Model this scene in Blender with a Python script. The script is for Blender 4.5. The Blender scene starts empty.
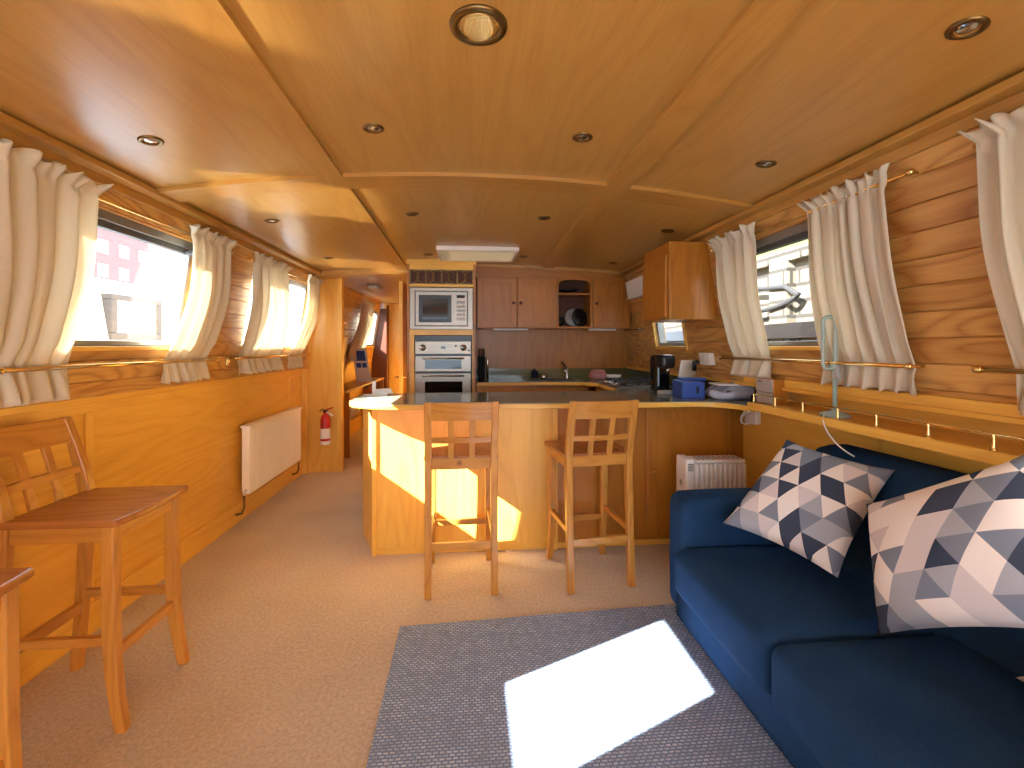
import bpy, bmesh, math, random
from mathutils import Vector, Matrix
PI = math.pi
S = bpy.context.scene
COL = S.collection

# ------------------------------------------------------------------ materials
def lin(c):
    return tuple(((v/255)/12.92 if v/255 <= .04045 else ((v/255+.055)/1.055)**2.4) for v in c) + (1,)

class NT:
    def __init__(s, name):
        s.m = bpy.data.materials.new(name); s.m.use_nodes = True
        s.t = s.m.node_tree; s.b = s.t.nodes['Principled BSDF']; s.out = s.t.nodes['Material Output']
    def n(s, typ, ins=None, **kw):
        nd = s.t.nodes.new(typ)
        for k, v in kw.items(): setattr(nd, k, v)
        for k, v in (ins or {}).items():
            if isinstance(v, bpy.types.NodeSocket): s.t.links.new(v, nd.inputs[k])
            else: nd.inputs[k].default_value = v
        return nd
    def math(s, op, a, b=0., c=None):
        ins = {0: a, 1: b}
        if c is not None: ins[2] = c
        return s.n('ShaderNodeMath', ins, operation=op).outputs[0]
    def mix(s, f, a, b):
        nd = s.n('ShaderNodeMix', data_type='RGBA')
        for i, v in ((0, f), (6, a), (7, b)):
            if isinstance(v, bpy.types.NodeSocket): s.t.links.new(v, nd.inputs[i])
            else: nd.inputs[i].default_value = v
        return nd.outputs[2]
    def link(s, a, b): s.t.links.new(a, b)
    def set(s, **kw):
        names = dict(col='Base Color', rough='Roughness', metal='Metallic', spec='Specular IOR Level', coat='Coat Weight', coatr='Coat Roughness', sheen='Sheen Weight')
        for k, v in kw.items():
            i = s.b.inputs[names[k]]
            if isinstance(v, bpy.types.NodeSocket): s.link(v, i)
            else: i.default_value = v
        return s
    def bump(s, h, strength=.3, dist=.01):
        nd = s.n('ShaderNodeBump', {'Height': h, 'Strength': strength, 'Distance': dist})
        s.link(nd.outputs[0], s.b.inputs['Normal'])

def plain(name, c, rough=.5, metal=0., spec=.5, coat=0.):
    t = NT(name); t.set(col=lin(c), rough=rough, metal=metal, spec=spec, coat=coat)
    nz = t.n('ShaderNodeTexNoise', {'Scale': 60., 'Detail': 2.})
    t.set(col=t.mix(t.math('MULTIPLY', nz.outputs[0], .12), lin(c), tuple(v*.75 for v in lin(c)[:3])+(1,)))
    return t.m

def wood(name, light, dark, axis, rough=.35, boards=None, ring=.28, sc=1., knots=False, spec=.5, freq=60., al=.75, ac=4.6):
    """varnished veneer: grain along one object axis; boards = width of horizontal planks"""
    t = NT(name)
    tc = t.n('ShaderNodeTexCoord').outputs['Object']
    vec = tc
    oi = t.n('ShaderNodeObjectInfo').outputs['Random']
    offs = t.n('ShaderNodeCombineXYZ', {0: t.math('MULTIPLY', oi, 31.), 1: t.math('MULTIPLY', oi, 17.), 2: t.math('MULTIPLY', oi, 23.)}).outputs[0]
    if boards:
        z = t.n('ShaderNodeSeparateXYZ', {0: tc}).outputs[2]
        bid = t.math('FLOOR', t.math('DIVIDE', z, boards))
        wn = t.n('ShaderNodeTexWhiteNoise', {'W': bid}, noise_dimensions='1D')
        offs = t.n('ShaderNodeVectorMath', {0: wn.outputs[1], 1: (40, 40, 40)}, operation='MULTIPLY').outputs[0]
    vec = t.n('ShaderNodeVectorMath', {0: tc, 1: offs}, operation='ADD').outputs[0]
    def noise(la, ca, det, rg=.5):
        s3 = [ca*sc]*3; s3[axis] = la*sc
        mp = t.n('ShaderNodeVectorMath', {0: vec, 1: tuple(s3)}, operation='MULTIPLY').outputs[0]
        return t.n('ShaderNodeTexNoise', {'Vector': mp, 'Scale': 1., 'Detail': det, 'Roughness': rg}).outputs[0]
    n1 = noise(al, ac, 1.2, .4)
    rings = t.math('SINE', t.math('MULTIPLY', n1, freq))
    rings = t.math('MULTIPLY_ADD', t.math('POWER', t.math('MULTIPLY_ADD', rings, .5, .5), .4), 2., -1.)
    n2 = noise(5., 170., 2., .6)
    n3 = noise(.25, 1.1, 2.)
    f = t.math('MULTIPLY_ADD', rings, ring*.5, .62-ring*.25)
    f = t.math('ADD', f, t.math('MULTIPLY', t.math('SUBTRACT', n2, .5), .7))
    f = t.math('ADD', f, t.math('MULTIPLY', t.math('SUBTRACT', n3, .5), .9))
    f = t.n('ShaderNodeClamp', {0: f}).outputs[0]
    c = t.mix(f, lin(dark), lin(light))
    if boards:
        c = t.mix(t.math('MULTIPLY', wn.outputs[0], .35), c, lin(dark))
    if knots:
        vo = t.n('ShaderNodeTexVoronoi', {'Vector': vec, 'Scale': 4.5}).outputs['Distance']
        k = t.math('SUBTRACT', 1., t.n('ShaderNodeMapRange', {0: vo, 1: .03, 2: .09}).outputs[0])
        c = t.mix(t.math('MULTIPLY', k, .8), c, lin((110, 58, 22)))
    t.set(col=c, rough=rough, spec=spec)
    t.bump(n2, .08, .002)
    return t.m

OAKL, OAKD = (244, 198, 92), (214, 150, 50)
M = {}
for ax, nm in enumerate('xyz'):
    M['oak_'+nm] = wood('oak_veneer_'+nm, OAKL, OAKD, ax, .34)
    M['pine_'+nm] = wood('pine_'+nm, (210, 150, 68), (168, 104, 38), ax, .3, sc=1.6, ring=.4, knots=(nm != 'z'))
M['seat'] = wood('pine_seat', (184, 116, 56), (138, 76, 28), 1, .24, sc=1.6, ring=.4, knots=True)
M['ceil'] = wood('ceiling_veneer', (194, 150, 80), (160, 112, 46), 1, .3, ring=.22, sc=.8)
M['beam_y'] = wood('beam_wood_y', (192, 144, 72), (158, 108, 42), 1, .32)
M['beam_x'] = wood('beam_wood_x', (192, 144, 72), (158, 108, 42), 0, .32)
M['boards'] = wood('ash_boards', (222, 174, 100), (156, 98, 40), 1, .34, boards=.095, ring=.58, sc=1., freq=52., al=1.5, ac=8.)
M['darkoak'] = wood('kitchen_oak', (190, 124, 38), (142, 80, 15), 2, .36)
M['darkoak_x'] = wood('kitchen_oak_x', (190, 124, 38), (142, 80, 15), 0, .36)
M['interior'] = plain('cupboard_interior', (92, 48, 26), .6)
M['brass'] = plain('brass', (238, 206, 136), .2, 1.)
M['bronze'] = plain('aged_brass', (128, 104, 66), .35, 1.)
M['chrome'] = plain('chrome', (205, 205, 205), .15, 1.)
M['steel'] = plain('brushed_steel', (150, 139, 126), .36, 1.)
M['alu'] = plain('aluminium', (150, 150, 148), .4, .7)
M['white'] = plain('white_paint', (236, 230, 222), .4)
M['cream'] = plain('cream_enamel', (252, 244, 228), .35)
M['blk'] = plain('black_plastic', (18, 17, 18), .3)
M['blkglass'] = plain('black_glass', (14, 13, 13), .08)
M['satin_black'] = plain('satin_black', (16, 15, 15), .7, spec=.2)
M['rubber'] = plain('rubber', (24, 24, 24), .8)
M['blue'] = plain('blue_card', (34, 74, 160), .45)
M['navy'] = plain('navy_cloth', (22, 26, 44), .9)
M['red'] = plain('red_paint', (196, 30, 28), .3)
M['sage'] = plain('sage_plastic', (158, 176, 166), .4)
M['grey'] = plain('grey_plastic', (168, 164, 160), .45)
M['dgrey'] = plain('dark_grey', (70, 70, 72), .5)
M['pink'] = plain('pink_cloth', (196, 128, 116), .8)
M['greenglass'] = plain('green_glass_upstand', (112, 106, 66), .12)
M['paper'] = plain('paper', (240, 238, 232), .7)

def carpet():
    t = NT('carpet_pile')
    tc = t.n('ShaderNodeTexCoord').outputs['Object']
    a = t.n('ShaderNodeTexNoise', {'Vector': tc, 'Scale': 260., 'Detail': 2.}).outputs[0]
    b = t.n('ShaderNodeTexNoise', {'Vector': tc, 'Scale': 70., 'Detail': 3.}).outputs[0]
    c3 = t.n('ShaderNodeTexNoise', {'Vector': tc, 'Scale': 2.2, 'Detail': 2.}).outputs[0]
    f = t.math('ADD', t.math('MULTIPLY', a, .5), t.math('MULTIPLY', b, .5))
    f = t.math('ADD', f, t.math('MULTIPLY', t.math('SUBTRACT', c3, .5), .25))
    f = t.n('ShaderNodeMapRange', {0: f, 1: .3, 2: .7}).outputs[0]
    t.set(col=t.mix(f, lin((170, 150, 124)), lin((220, 204, 180))), rough=.95, spec=.1, sheen=.2)
    t.bump(f, .3, .004); return t.m
M['carpet'] = carpet()

def rugmat():
    t = NT('woven_rug')
    tc = t.n('ShaderNodeTexCoord').outputs['Object']
    nz = t.n('ShaderNodeTexNoise', {'Vector': tc, 'Scale': 90., 'Detail': 2.})
    w = t.n('ShaderNodeVectorMath', {0: nz.outputs[1], 1: (.006, .006, 0)}, operation='MULTIPLY').outputs[0]
    v = t.n('ShaderNodeVectorMath', {0: tc, 1: w}, operation='ADD').outputs[0]
    br = t.n('ShaderNodeTexBrick', {'Vector': v, 'Scale': 1., 'Brick Width': .021, 'Row Height': .0125, 'Mortar Size': .0034, 'Mortar Smooth': .35, 'Bias': 0.,
             'Color1': lin((202, 214, 228)), 'Color2': lin((164, 180, 204)), 'Mortar': lin((114, 136, 170))}, offset=.5)
    big = t.n('ShaderNodeTexBrick', {'Vector': tc, 'Scale': 1., 'Brick Width': .30, 'Row Height': .11, 'Mortar Size': .006,
             'Color1': (1, 1, 1, 1), 'Color2': (.72, .72, .72, 1), 'Mortar': (.55, .55, .55, 1)}, offset=.4)
    sp = t.n('ShaderNodeTexNoise', {'Vector': tc, 'Scale': 40., 'Detail': 3.}).outputs[0]
    c = t.mix(t.math('MULTIPLY', t.math('SUBTRACT', 1., big.outputs[0]), .6), br.outputs[0], lin((122, 134, 156)))
    c = t.mix(t.n('ShaderNodeMapRange', {0: sp, 1: .45, 2: .7, 4: .55}).outputs[0], c, lin((122, 134, 156)))
    t.set(col=c, rough=.95, spec=.1)
    t.bump(br.outputs[1], -.4, .004); return t.m
M['rug'] = rugmat()

def fabric(name, c1, c2, scale=420.):
    t = NT(name)
    tc = t.n('ShaderNodeTexCoord').outputs['Object']
    a = t.n('ShaderNodeTexNoise', {'Vector': tc, 'Scale': scale, 'Detail': 2.}).outputs[0]
    b = t.n('ShaderNodeTexNoise', {'Vector': tc, 'Scale': 6., 'Detail': 2.}).outputs[0]
    f = t.math('ADD', t.math('MULTIPLY', a, .75), t.math('MULTIPLY', b, .25))
    f = t.n('ShaderNodeMapRange', {0: f, 1: .33, 2: .67}).outputs[0]
    t.set(col=t.mix(f, lin(c1), lin(c2)), rough=.92, spec=.08)
    t.bump(a, .25, .002); return t.m
M['sofa'] = fabric('navy_weave', (25, 50, 82), (41, 72, 108))

def curtainmat():
    t = NT('cream_curtain_cloth')
    tc = t.n('ShaderNodeTexCoord').outputs['Object']
    a = t.n('ShaderNodeTexNoise', {'Vector': tc, 'Scale': 380., 'Detail': 2.}).outputs[0]
    c = t.mix(a, lin((222, 212, 190)), lin((240, 232, 212)))
    d = t.n('ShaderNodeBsdfDiffuse', {'Color': c}); tr = t.n('ShaderNodeBsdfTranslucent', {'Color': c})
    mx = t.n('ShaderNodeMixShader', {0: .34, 1: d.outputs[0], 2: tr.outputs[0]})
    t.link(mx.outputs[0], t.out.inputs[0]); return t.m
M['curtain'] = curtainmat()

def pane_mat(name, c=(1, 1, 1, 1), refl=.05):
    t = NT(name)
    a = t.n('ShaderNodeBsdfTransparent', {'Color': c}); g = t.n('ShaderNodeBsdfGlossy', {'Roughness': .02})
    mx = t.n('ShaderNodeMixShader', {0: .03, 1: a.outputs[0], 2: g.outputs[0]})
    t.link(mx.outputs[0], t.out.inputs[0]); return t.m
M['glass'] = pane_mat('window_glass')

def diffuser():
    t = NT('hatch_diffuser')
    d = t.n('ShaderNodeBsdfDiffuse', {'Color': lin((236, 230, 216))}); tr = t.n('ShaderNodeBsdfTranslucent', {'Color': lin((236, 226, 204))})
    mx = t.n('ShaderNodeMixShader', {0: .10, 1: d.outputs[0], 2: tr.outputs[0]})
    t.link(mx.outputs[0], t.out.inputs[0]); return t.m
M['diffuser'] = diffuser()

def granite():
    t = NT('granite_top')
    tc = t.n('ShaderNodeTexCoord').outputs['Object']
    a = t.n('ShaderNodeTexNoise', {'Vector': tc, 'Scale': 160., 'Detail': 3.}).outputs[0]
    f = t.n('ShaderNodeMapRange', {0: a, 1: .35, 2: .65}).outputs[0]
    t.set(col=t.mix(f, lin((86, 92, 80)), lin((144, 148, 132))), rough=.14, spec=.6); return t.m
M['granite'] = granite()

def trimat():
    t = NT('geometric_cushion_print')
    uv = t.n('ShaderNodeTexCoord').outputs['UV']
    sp = t.n('ShaderNodeSeparateXYZ', {0: uv})
    x = t.math('MULTIPLY', sp.outputs[0], 5.2); y = t.math('MULTIPLY', sp.outputs[1], 5.2)
    # a sheared triangular lattice, larger rows below smaller ones
    a = t.math('SUBTRACT', x, t.math('MULTIPLY', y, .55)); b = t.math('MULTIPLY', y, 1.1)
    ia = t.math('FLOOR', a); ib = t.math('FLOOR', b)
    up = t.math('GREATER_THAN', t.math('ADD', t.math('FRACT', a), t.math('FRACT', b)), 1.)
    hv = t.n('ShaderNodeCombineXYZ', {0: ia, 1: ib, 2: t.math('MULTIPLY', up, 3.7)}).outputs[0]
    h = t.n('ShaderNodeTexWhiteNoise', {'Vector': hv}, noise_dimensions='3D').outputs[0]
    cr = t.n('ShaderNodeValToRGB', {0: h}); e = cr.color_ramp; e.interpolation = 'CONSTANT'
    stops = [(0, (240, 234, 228)), (.24, (214, 208, 208)), (.42, (170, 176, 186)), (.60, (128, 138, 154)), (.80, (64, 74, 94))]
    e.elements[0].position = 0; e.elements[0].color = lin(stops[0][1]); e.elements[1].position = stops[1][0]; e.elements[1].color = lin(stops[1][1])
    for p, c in stops[2:]:
        q = e.elements.new(p); q.color = lin(c)
    t.set(col=cr.outputs[0], rough=.85, spec=.15); return t.m
M['tri'] = trimat()

def brickmat(name, c1, c2, mo, w=.5, h=.2):
    t = NT(name)
    tc = t.n('ShaderNodeTexCoord').outputs['Object']
    s = t.n('ShaderNodeSeparateXYZ', {0: tc})
    v = t.n('ShaderNodeCombineXYZ', {0: t.math('ADD', s.outputs[0], s.outputs[1]), 1: s.outputs[2]}).outputs[0]
    br = t.n('ShaderNodeTexBrick', {'Vector': v, 'Scale': 1., 'Brick Width': w, 'Row Height': h, 'Mortar Size': .02, 'Color1': lin(c1), 'Color2': lin(c2), 'Mortar': lin(mo)})
    nz = t.n('ShaderNodeTexNoise', {'Vector': tc, 'Scale': 3., 'Detail': 5.}).outputs[0]
    t.set(col=t.mix(t.math('MULTIPLY', nz, .5), br.outputs[0], lin(mo)), rough=.9); return t.m
M['brick'] = brickmat('red_brick', (140, 84, 76), (126, 74, 66), (150, 110, 104), .6, .2)
M['quay'] = brickmat('quay_stone', (120, 111, 92), (84, 77, 62), (40, 36, 30), .5, .16)
M['maroon'] = plain('maroon_paint', (74, 34, 34), .4)
M['moss'] = plain('grass_top', (84, 96, 44), .9)
def watermat():
    t = NT('canal_water'); nz = t.n('ShaderNodeTexNoise', {'Scale': 5., 'Detail': 4.}).outputs[0]
    t.set(col=lin((52, 54, 44)), rough=.06, spec=.6); t.bump(nz, .35, .05); return t.m
M['water'] = watermat()

# ------------------------------------------------------------------ mesh builder
class MB:
    def __init__(s): s.v = []; s.f = []; s.sm = []; s.uv = None
    def add(s, vs, fs, smooth=False):
        o = len(s.v); s.v += [tuple(v) for v in vs]
        s.f += [tuple(i+o for i in f) for f in fs]; s.sm += [smooth]*len(fs); return s
    def hexa(s, p):  # 8 points: bottom 4 ccw, top 4 ccw
        return s.add(p, [(3, 2, 1, 0), (4, 5, 6, 7), (0, 1, 5, 4), (1, 2, 6, 5), (2, 3, 7, 6), (3, 0, 4, 7)])
    def box(s, x0, x1, y0, y1, z0, z1):
        return s.hexa([(x0, y0, z0), (x1, y0, z0), (x1, y1, z0), (x0, y1, z0), (x0, y0, z1), (x1, y0, z1), (x1, y1, z1), (x0, y1, z1)])
    def prism(s, poly, z0, z1):
        n = len(poly)
        vs = [(x, y, z0) for x, y in poly] + [(x, y, z1) for x, y in poly]
        return s.add(vs, [tuple(range(n-1, -1, -1)), tuple(range(n, 2*n))] + [(i, (i+1) % n, (i+1) % n+n, i+n) for i in range(n)])
    def prism_axis(s, poly, a0, a1, axis):
        """poly in the two other axes (in cyclic order)"""
        m = MB(); m.prism(poly, a0, a1)
        k = {0: lambda p: (p[2], p[0], p[1]), 1: lambda p: (p[1], p[2], p[0]), 2: lambda p: p}[axis]
        return s.add([k(p) for p in m.v], m.f)
    def tube(s, path, r, n=10, closed=False, rads=None):
        P = [Vector(p) for p in path]; N = len(P); vs = []; fs = []
        prev = None
        for i, p in enumerate(P):
            if closed: d = P[(i+1) % N]-P[i-1]
            else: d = P[min(i+1, N-1)]-P[max(i-1, 0)]
            d.normalize()
            if prev is None:
                a = Vector((0, 0, 1)) if abs(d.z) < .9 else Vector((1, 0, 0)); u = d.cross(a).normalized()
            else: u = (prev - d*prev.dot(d)).normalized()
            prev = u; w = d.cross(u); rr = rads[i] if rads else r
            for k in range(n):
                t = 2*PI*k/n; vs.append(p+u*(rr*math.cos(t))+w*(rr*math.sin(t)))
        for i in range(N if closed else N-1):
            j = (i+1) % N
            for k in range(n): fs.append((i*n+k, i*n+(k+1) % n, j*n+(k+1) % n, j*n+k))
        if not closed: fs += [tuple(range(n-1, -1, -1)), tuple(range((N-1)*n, N*n))]
        return s.add(vs, fs, True)
    def lathe(s, prof, c=(0, 0, 0), n=20, axis='z'):
        vs = []; fs = []
        for r, h in prof:
            for k in range(n):
                t = 2*PI*k/n; a, b = r*math.cos(t), r*math.sin(t)
                p = (a, b, h) if axis == 'z' else ((h, a, b) if axis == 'x' else (b, h, a))
                vs.append((p[0]+c[0], p[1]+c[1], p[2]+c[2]))
        for i in range(len(prof)-1):
            for k in range(n): fs.append((i*n+k, i*n+(k+1) % n, (i+1)*n+(k+1) % n, (i+1)*n+k))
        fs += [tuple(range(n-1, -1, -1)), tuple(range((len(prof)-1)*n, len(prof)*n))]
        return s.add(vs, fs, True)
    def sweep(s, path, w, d):
        """square section along a mostly vertical path; w along x, d along y, lists or numbers"""
        n = len(path); vs = []; fs = []
        for i, p in enumerate(path):
            ww = (w[i] if isinstance(w, (list, tuple)) else w)/2; dd = (d[i] if isinstance(d, (list, tuple)) else d)/2
            for a, b in ((-1, -1), (1, -1), (1, 1), (-1, 1)): vs.append((p[0]+a*ww, p[1]+b*dd, p[2]))
        for i in range(n-1):
            for k in range(4): fs.append((i*4+k, i*4+(k+1) % 4, i*4+4+(k+1) % 4, i*4+4+k))
        fs += [(3, 2, 1, 0), tuple(range((n-1)*4, n*4))]
        return s.add(vs, fs)
    def rbox(s, c, size, r, n=14, puff=(0, 0, 0), skew=None):
        """rounded box; puff swells the faces; skew(p)->p deforms"""
        bm = bmesh.new(); bmesh.ops.create_cube(bm, size=2)
        bmesh.ops.subdivide_edges(bm, edges=bm.edges[:], cuts=n, use_grid_fill=True)
        h = [v/2 for v in size]; bm.verts.ensure_lookup_table(); out = []
        for v in bm.verts:
            q = [v.co[i]*h[i] for i in range(3)]
            rr = min(r, *h)
            core = [max(-h[i]+rr, min(h[i]-rr, q[i])) for i in range(3)]
            d = Vector([q[i]-core[i] for i in range(3)])
            if d.length > 1e-9:
                d = d.normalized()*rr; q = [core[i]+d[i] for i in range(3)]
            u = [q[i]/h[i] for i in range(3)]
            for i in range(3):
                j, k = (i+1) % 3, (i+2) % 3
                q[i] += puff[i]*u[i]*max(0, 1-u[j]**2)*max(0, 1-u[k]**2)
            p = (q[0]+c[0], q[1]+c[1], q[2]+c[2])
            out.append(skew(p) if skew else p)
        fs = [tuple(v.index for v in f.verts) for f in bm.faces]; bm.free()
        return s.add(out, fs, True)
    def build(s, name, mat, parent=None, bevel=0, loc=None, solid=0, seg=2, sub=0, recalc=True):
        me = bpy.data.meshes.new(name); me.from_pydata(s.v, [], s.f); me.update()
        bm = bmesh.new(); bm.from_mesh(me)
        if recalc: bmesh.ops.recalc_face_normals(bm, faces=bm.faces[:])
        bm.to_mesh(me); bm.free()
        for p, q in zip(me.polygons, s.sm): p.use_smooth = q
        if s.uv:
            l = me.uv_layers.new(name='UVMap')
            for lp in me.loops: l.data[lp.index].uv = s.uv[lp.vertex_index]
        me.materials.append(M[mat] if isinstance(mat, str) else mat)
        o = bpy.data.objects.new(name, me); COL.objects.link(o)
        if parent: o.parent = parent
        if loc: o.location = loc
        if solid:
            md = o.modifiers.new('solid', 'SOLIDIFY'); md.thickness = solid; md.offset = 0
        if bevel:
            md = o.modifiers.new('bevel', 'BEVEL'); md.width = bevel; md.segments = seg; md.limit_method = 'ANGLE'; md.angle_limit = .6
        if sub:
            md = o.modifiers.new('sub', 'SUBSURF'); md.levels = md.render_levels = sub
        return o

def tag(o, label, cat, group=None, kind=None):
    o['label'] = label; o['category'] = cat
    if group: o['group'] = group
    if kind: o['kind'] = kind
    return o
def thing(name, label, cat, loc=(0, 0, 0), rz=0, group=None):
    o = bpy.data.objects.new(name, None); o.empty_display_size = .1; COL.objects.link(o)
    o.location = loc; o.rotation_euler = (0, 0, rz)
    return tag(o, label, cat, group)
def struct(o): o['kind'] = 'structure'; return o
def sroot(name, loc=(0, 0, 0)):
    o = bpy.data.objects.new(name, None); COL.objects.link(o); o.location = loc; o['kind'] = 'structure'; return o
def dup(root, label, loc, rz=None, group=None):
    def cp(o, par):
        c = o.copy(); COL.objects.link(c)
        if par: c.parent = par
        for ch in o.children: cp(ch, c)
        return c
    r = cp(root, None); r.location = loc
    if rz is not None: r.rotation_euler = (0, 0, rz)
    r['label'] = label
    if group: r['group'] = group
    return r
def bez(p0, p1, p2, p3, n=10):
    o = []
    for i in range(n+1):
        t = i/n; a = (1-t)**3; b = 3*(1-t)**2*t; c = 3*(1-t)*t*t; d = t**3
        o.append(tuple(a*p0[k]+b*p1[k]+c*p2[k]+d*p3[k] for k in range(len(p0))))
    return o
def inset(poly, d):
    n = len(poly); out = []
    for i in range(n):
        a, b, c = Vector(poly[i-1]), Vector(poly[i]), Vector(poly[(i+1) % n])
        e1 = (b-a).normalized(); e2 = (c-b).normalized()
        n1 = Vector((-e1.y, e1.x)); n2 = Vector((-e2.y, e2.x)); m = (n1+n2)
        m = m.normalized()/max(.4, math.sqrt((1+n1.dot(n2))/2))
        out.append(tuple(b+m*d))
    return out

# ------------------------------------------------------------------ the hull: walls, ceiling, floor
GZ = 1.07                                # gunwale height
LEAN = .1556
YB, YE = -2.2, 9.0                       # back end behind the camera, far end of the corridor
def wx(side, z): return side*((1.69 if side < 0 else 1.70)-LEAN*(z-GZ))
def wp(side, y, z, d): return (wx(side, z)-side*d, y, z)
def wbox(mb, side, y0, y1, z0, z1, d0, d1):
    """box fixed to a cabin side; d = distance into the room"""
    return mb.hexa([wp(side, y0, z0, d0), wp(side, y1, z0, d0), wp(side, y1, z0, d1), wp(side, y0, z0, d1),
                    wp(side, y0, z1, d0), wp(side, y1, z1, d0), wp(side, y1, z1, d1), wp(side, y0, z1, d1)])

floor = MB().box(-1.8, 1.9, YB, YE, -.05, 0).build('floor', 'carpet'); struct(floor)

BW, GD = .095, .006
def strip_profile(z0, z1):
    pts = [(z0, 0.)]
    k = math.ceil((z0+.004)/BW)
    while k*BW < z1-.004:
        z = k*BW; pts += [(z-.004, 0.), (z, GD), (z+.004, 0.)]; k += 1
    pts.append((z1, 0.)); return pts
def upper_wall(side, opens, y0, y1, name):
    mb = MB(); ztop = 2.05; TH = .09
    cuts = [y0]
    for o in opens: cuts += [o[0], o[1]]
    cuts.append(y1)
    def seg(ya, yb, za, zb):
        pr = strip_profile(za, zb)
        ring = [(wx(side, z)+side*g, z) for z, g in pr] + [(wx(side, zb)+side*TH, zb), (wx(side, za)+side*TH, za)]
        n = len(ring)
        vs = [(x, ya, z) for x, z in ring]+[(x, yb, z) for x, z in ring]
        mb.add(vs, [tuple(range(n)), tuple(range(2*n-1, n-1, -1))]+[(i, (i+1) % n, n+(i+1) % n, n+i) for i in range(n)])
    for i in range(0, len(cuts)-1, 2): seg(cuts[i], cuts[i+1], GZ, ztop)
    for ya, yb, za, zb in opens: seg(ya, yb, GZ, za); seg(ya, yb, zb, ztop)
    return mb.build(name, 'boards')
WL = [(.38, .91, 1.30, 1.89), (1.90, 2.86, 1.30, 1.89), (3.58, 4.76, 1.30, 1.89), (7.1, 8.3, 1.30, 1.89)]
WR = [(.30, 1.20, 1.30, 1.89), (1.86, 2.80, 1.30, 1.89), (3.50, 4.06, 1.30, 1.86)]
wl = struct(upper_wall(-1, WL, YB, YE, 'wall_left')); wr = struct(upper_wall(1, WR, YB, YE, 'wall_right'))
# lower hull lining (child meshes of the walls)
HLX, HRX = -1.715, 1.80
lo = MB().box(HLX-.05, HLX, YB, YE, 0, GZ)
lo.build('lining', 'oak_y', wl)
MB().box(HLX-.06, HLX+.022, YB, YE, GZ-.028, GZ+.012).build('ledge', 'oak_y', wl, .004)
for y in (.9, 2.28, 3.2, 4.66):
    if y == 3.2: continue
    MB().box(HLX, HLX+.010, y-.022, y+.022, .14, 1.0).build('stile', 'oak_z', wl, .003)
MB().box(HLX, HLX+.010, YB, 5.0, 1.0, GZ-.028).build('rail', 'oak_y', wl, .003)
MB().box(HRX, HRX+.05, YB, YE, 0, GZ).build('lining', 'oak_y', wr)
MB().box(1.66, HRX+.05, YB, 4.9, GZ-.01, GZ+.010).build('ledge', 'oak_y', wr, .003)
MB().box(1.672, 1.70, YB, 2.75, GZ-.0, GZ+.05).build('strip', 'oak_y', wr, .004)
for y in (.6, 1.92): MB().box(HRX-.010, HRX, y-.012, y+.012, 0, .95).build('stile', 'oak_z', wr, .003)
bl = struct(MB().box(HLX, HLX+.016, YB, 5.0, 0, .14).build('baseboard_left', 'oak_y', None, .004))

def cz(x, y):
    a = .13-.03*(min(max(y, 0), 5)-2.35)
    return 2.036+a*(1-((x-.02)/1.55)**2)
HATCH = (-.275, .405, 3.87, 4.37)
def ceiling():
    mb = MB(); xs = sorted(set([-1.62+.108*i for i in range(31)]+[HATCH[0], HATCH[1]])); ys = sorted(set([YB, -1, 0, 1, 2, 3, 5.02]+[HATCH[2], HATCH[3]]))
    vs = [(x, y, cz(x, y)) for y in ys for x in xs]; n = len(xs); off = len(vs)
    vs += [(x, y, z+.04) for x, y, z in vs]; fs = []
    for j in range(len(ys)-1):
        for i in range(n-1):
            if xs[i] >= HATCH[0]-1e-6 and xs[i+1] <= HATCH[1]+1e-6 and ys[j] >= HATCH[2]-1e-6 and ys[j+1] <= HATCH[3]+1e-6: continue
            q = (j*n+i, j*n+i+1, (j+1)*n+i+1, (j+1)*n+i)
            fs += [q[::-1], tuple(k+off for k in q)]
    return mb.add(vs, fs, True).build('ceiling', 'ceil', recalc=False)
struct(ceiling())
struct(MB().box(-1.8, -.56, 5.0, YE, 2.06, 2.10).build('ceiling', 'ceil'))

def beam_long(x0, x1, y0, y1, name):
    mb = MB(); ys = [y0+(y1-y0)*i/12 for i in range(13)]
    for a, b in zip(ys, ys[1:]):
        mb.hexa([(x0, a, cz(x0, a)-.02), (x1, a, cz(x1, a)-.02), (x1, b, cz(x1, b)-.02), (x0, b, cz(x0, b)-.02),
                 (x0, a, cz(x0, a)+.01), (x1, a, cz(x1, a)+.01), (x1, b, cz(x1, b)+.01), (x0, b, cz(x0, b)+.01)])
    return struct(mb.build(name, 'beam_y'))
def beam_cross(y0, y1, x0, x1, name, h=.019):
    mb = MB(); N = max(2, int((x1-x0)/.1)); xs = [x0+(x1-x0)*i/N for i in range(N+1)]
    for a, b in zip(xs, xs[1:]):
        mb.hexa([(a, y0, cz(a, y0)-h), (b, y0, cz(b, y0)-h), (b, y1, cz(b, y1)-h), (a, y1, cz(a, y1)-h),
                 (a, y0, cz(a, y0)+.01), (b, y0, cz(b, y0)+.01), (b, y1, cz(b, y1)+.01), (a, y1, cz(a, y1)+.01)])
    return struct(mb.build(name, 'beam_x'))
beam_long(-.74, -.62, YB, 4.9, 'trim_1'); beam_long(.70, .82, YB, 4.6, 'trim_2')
beam_cross(2.36, 2.52, -.62, .70, 'trim_3'); beam_cross(2.36, 2.52, -1.56, -.74, 'trim_4'); beam_cross(2.36, 2.52, .82, 1.56, 'trim_5')
beam_cross(-.35, -.19, -.62, .70, 'trim_6'); beam_cross(4.80, 5.0, -1.56, -.57, 'trim_7', .05)
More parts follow.
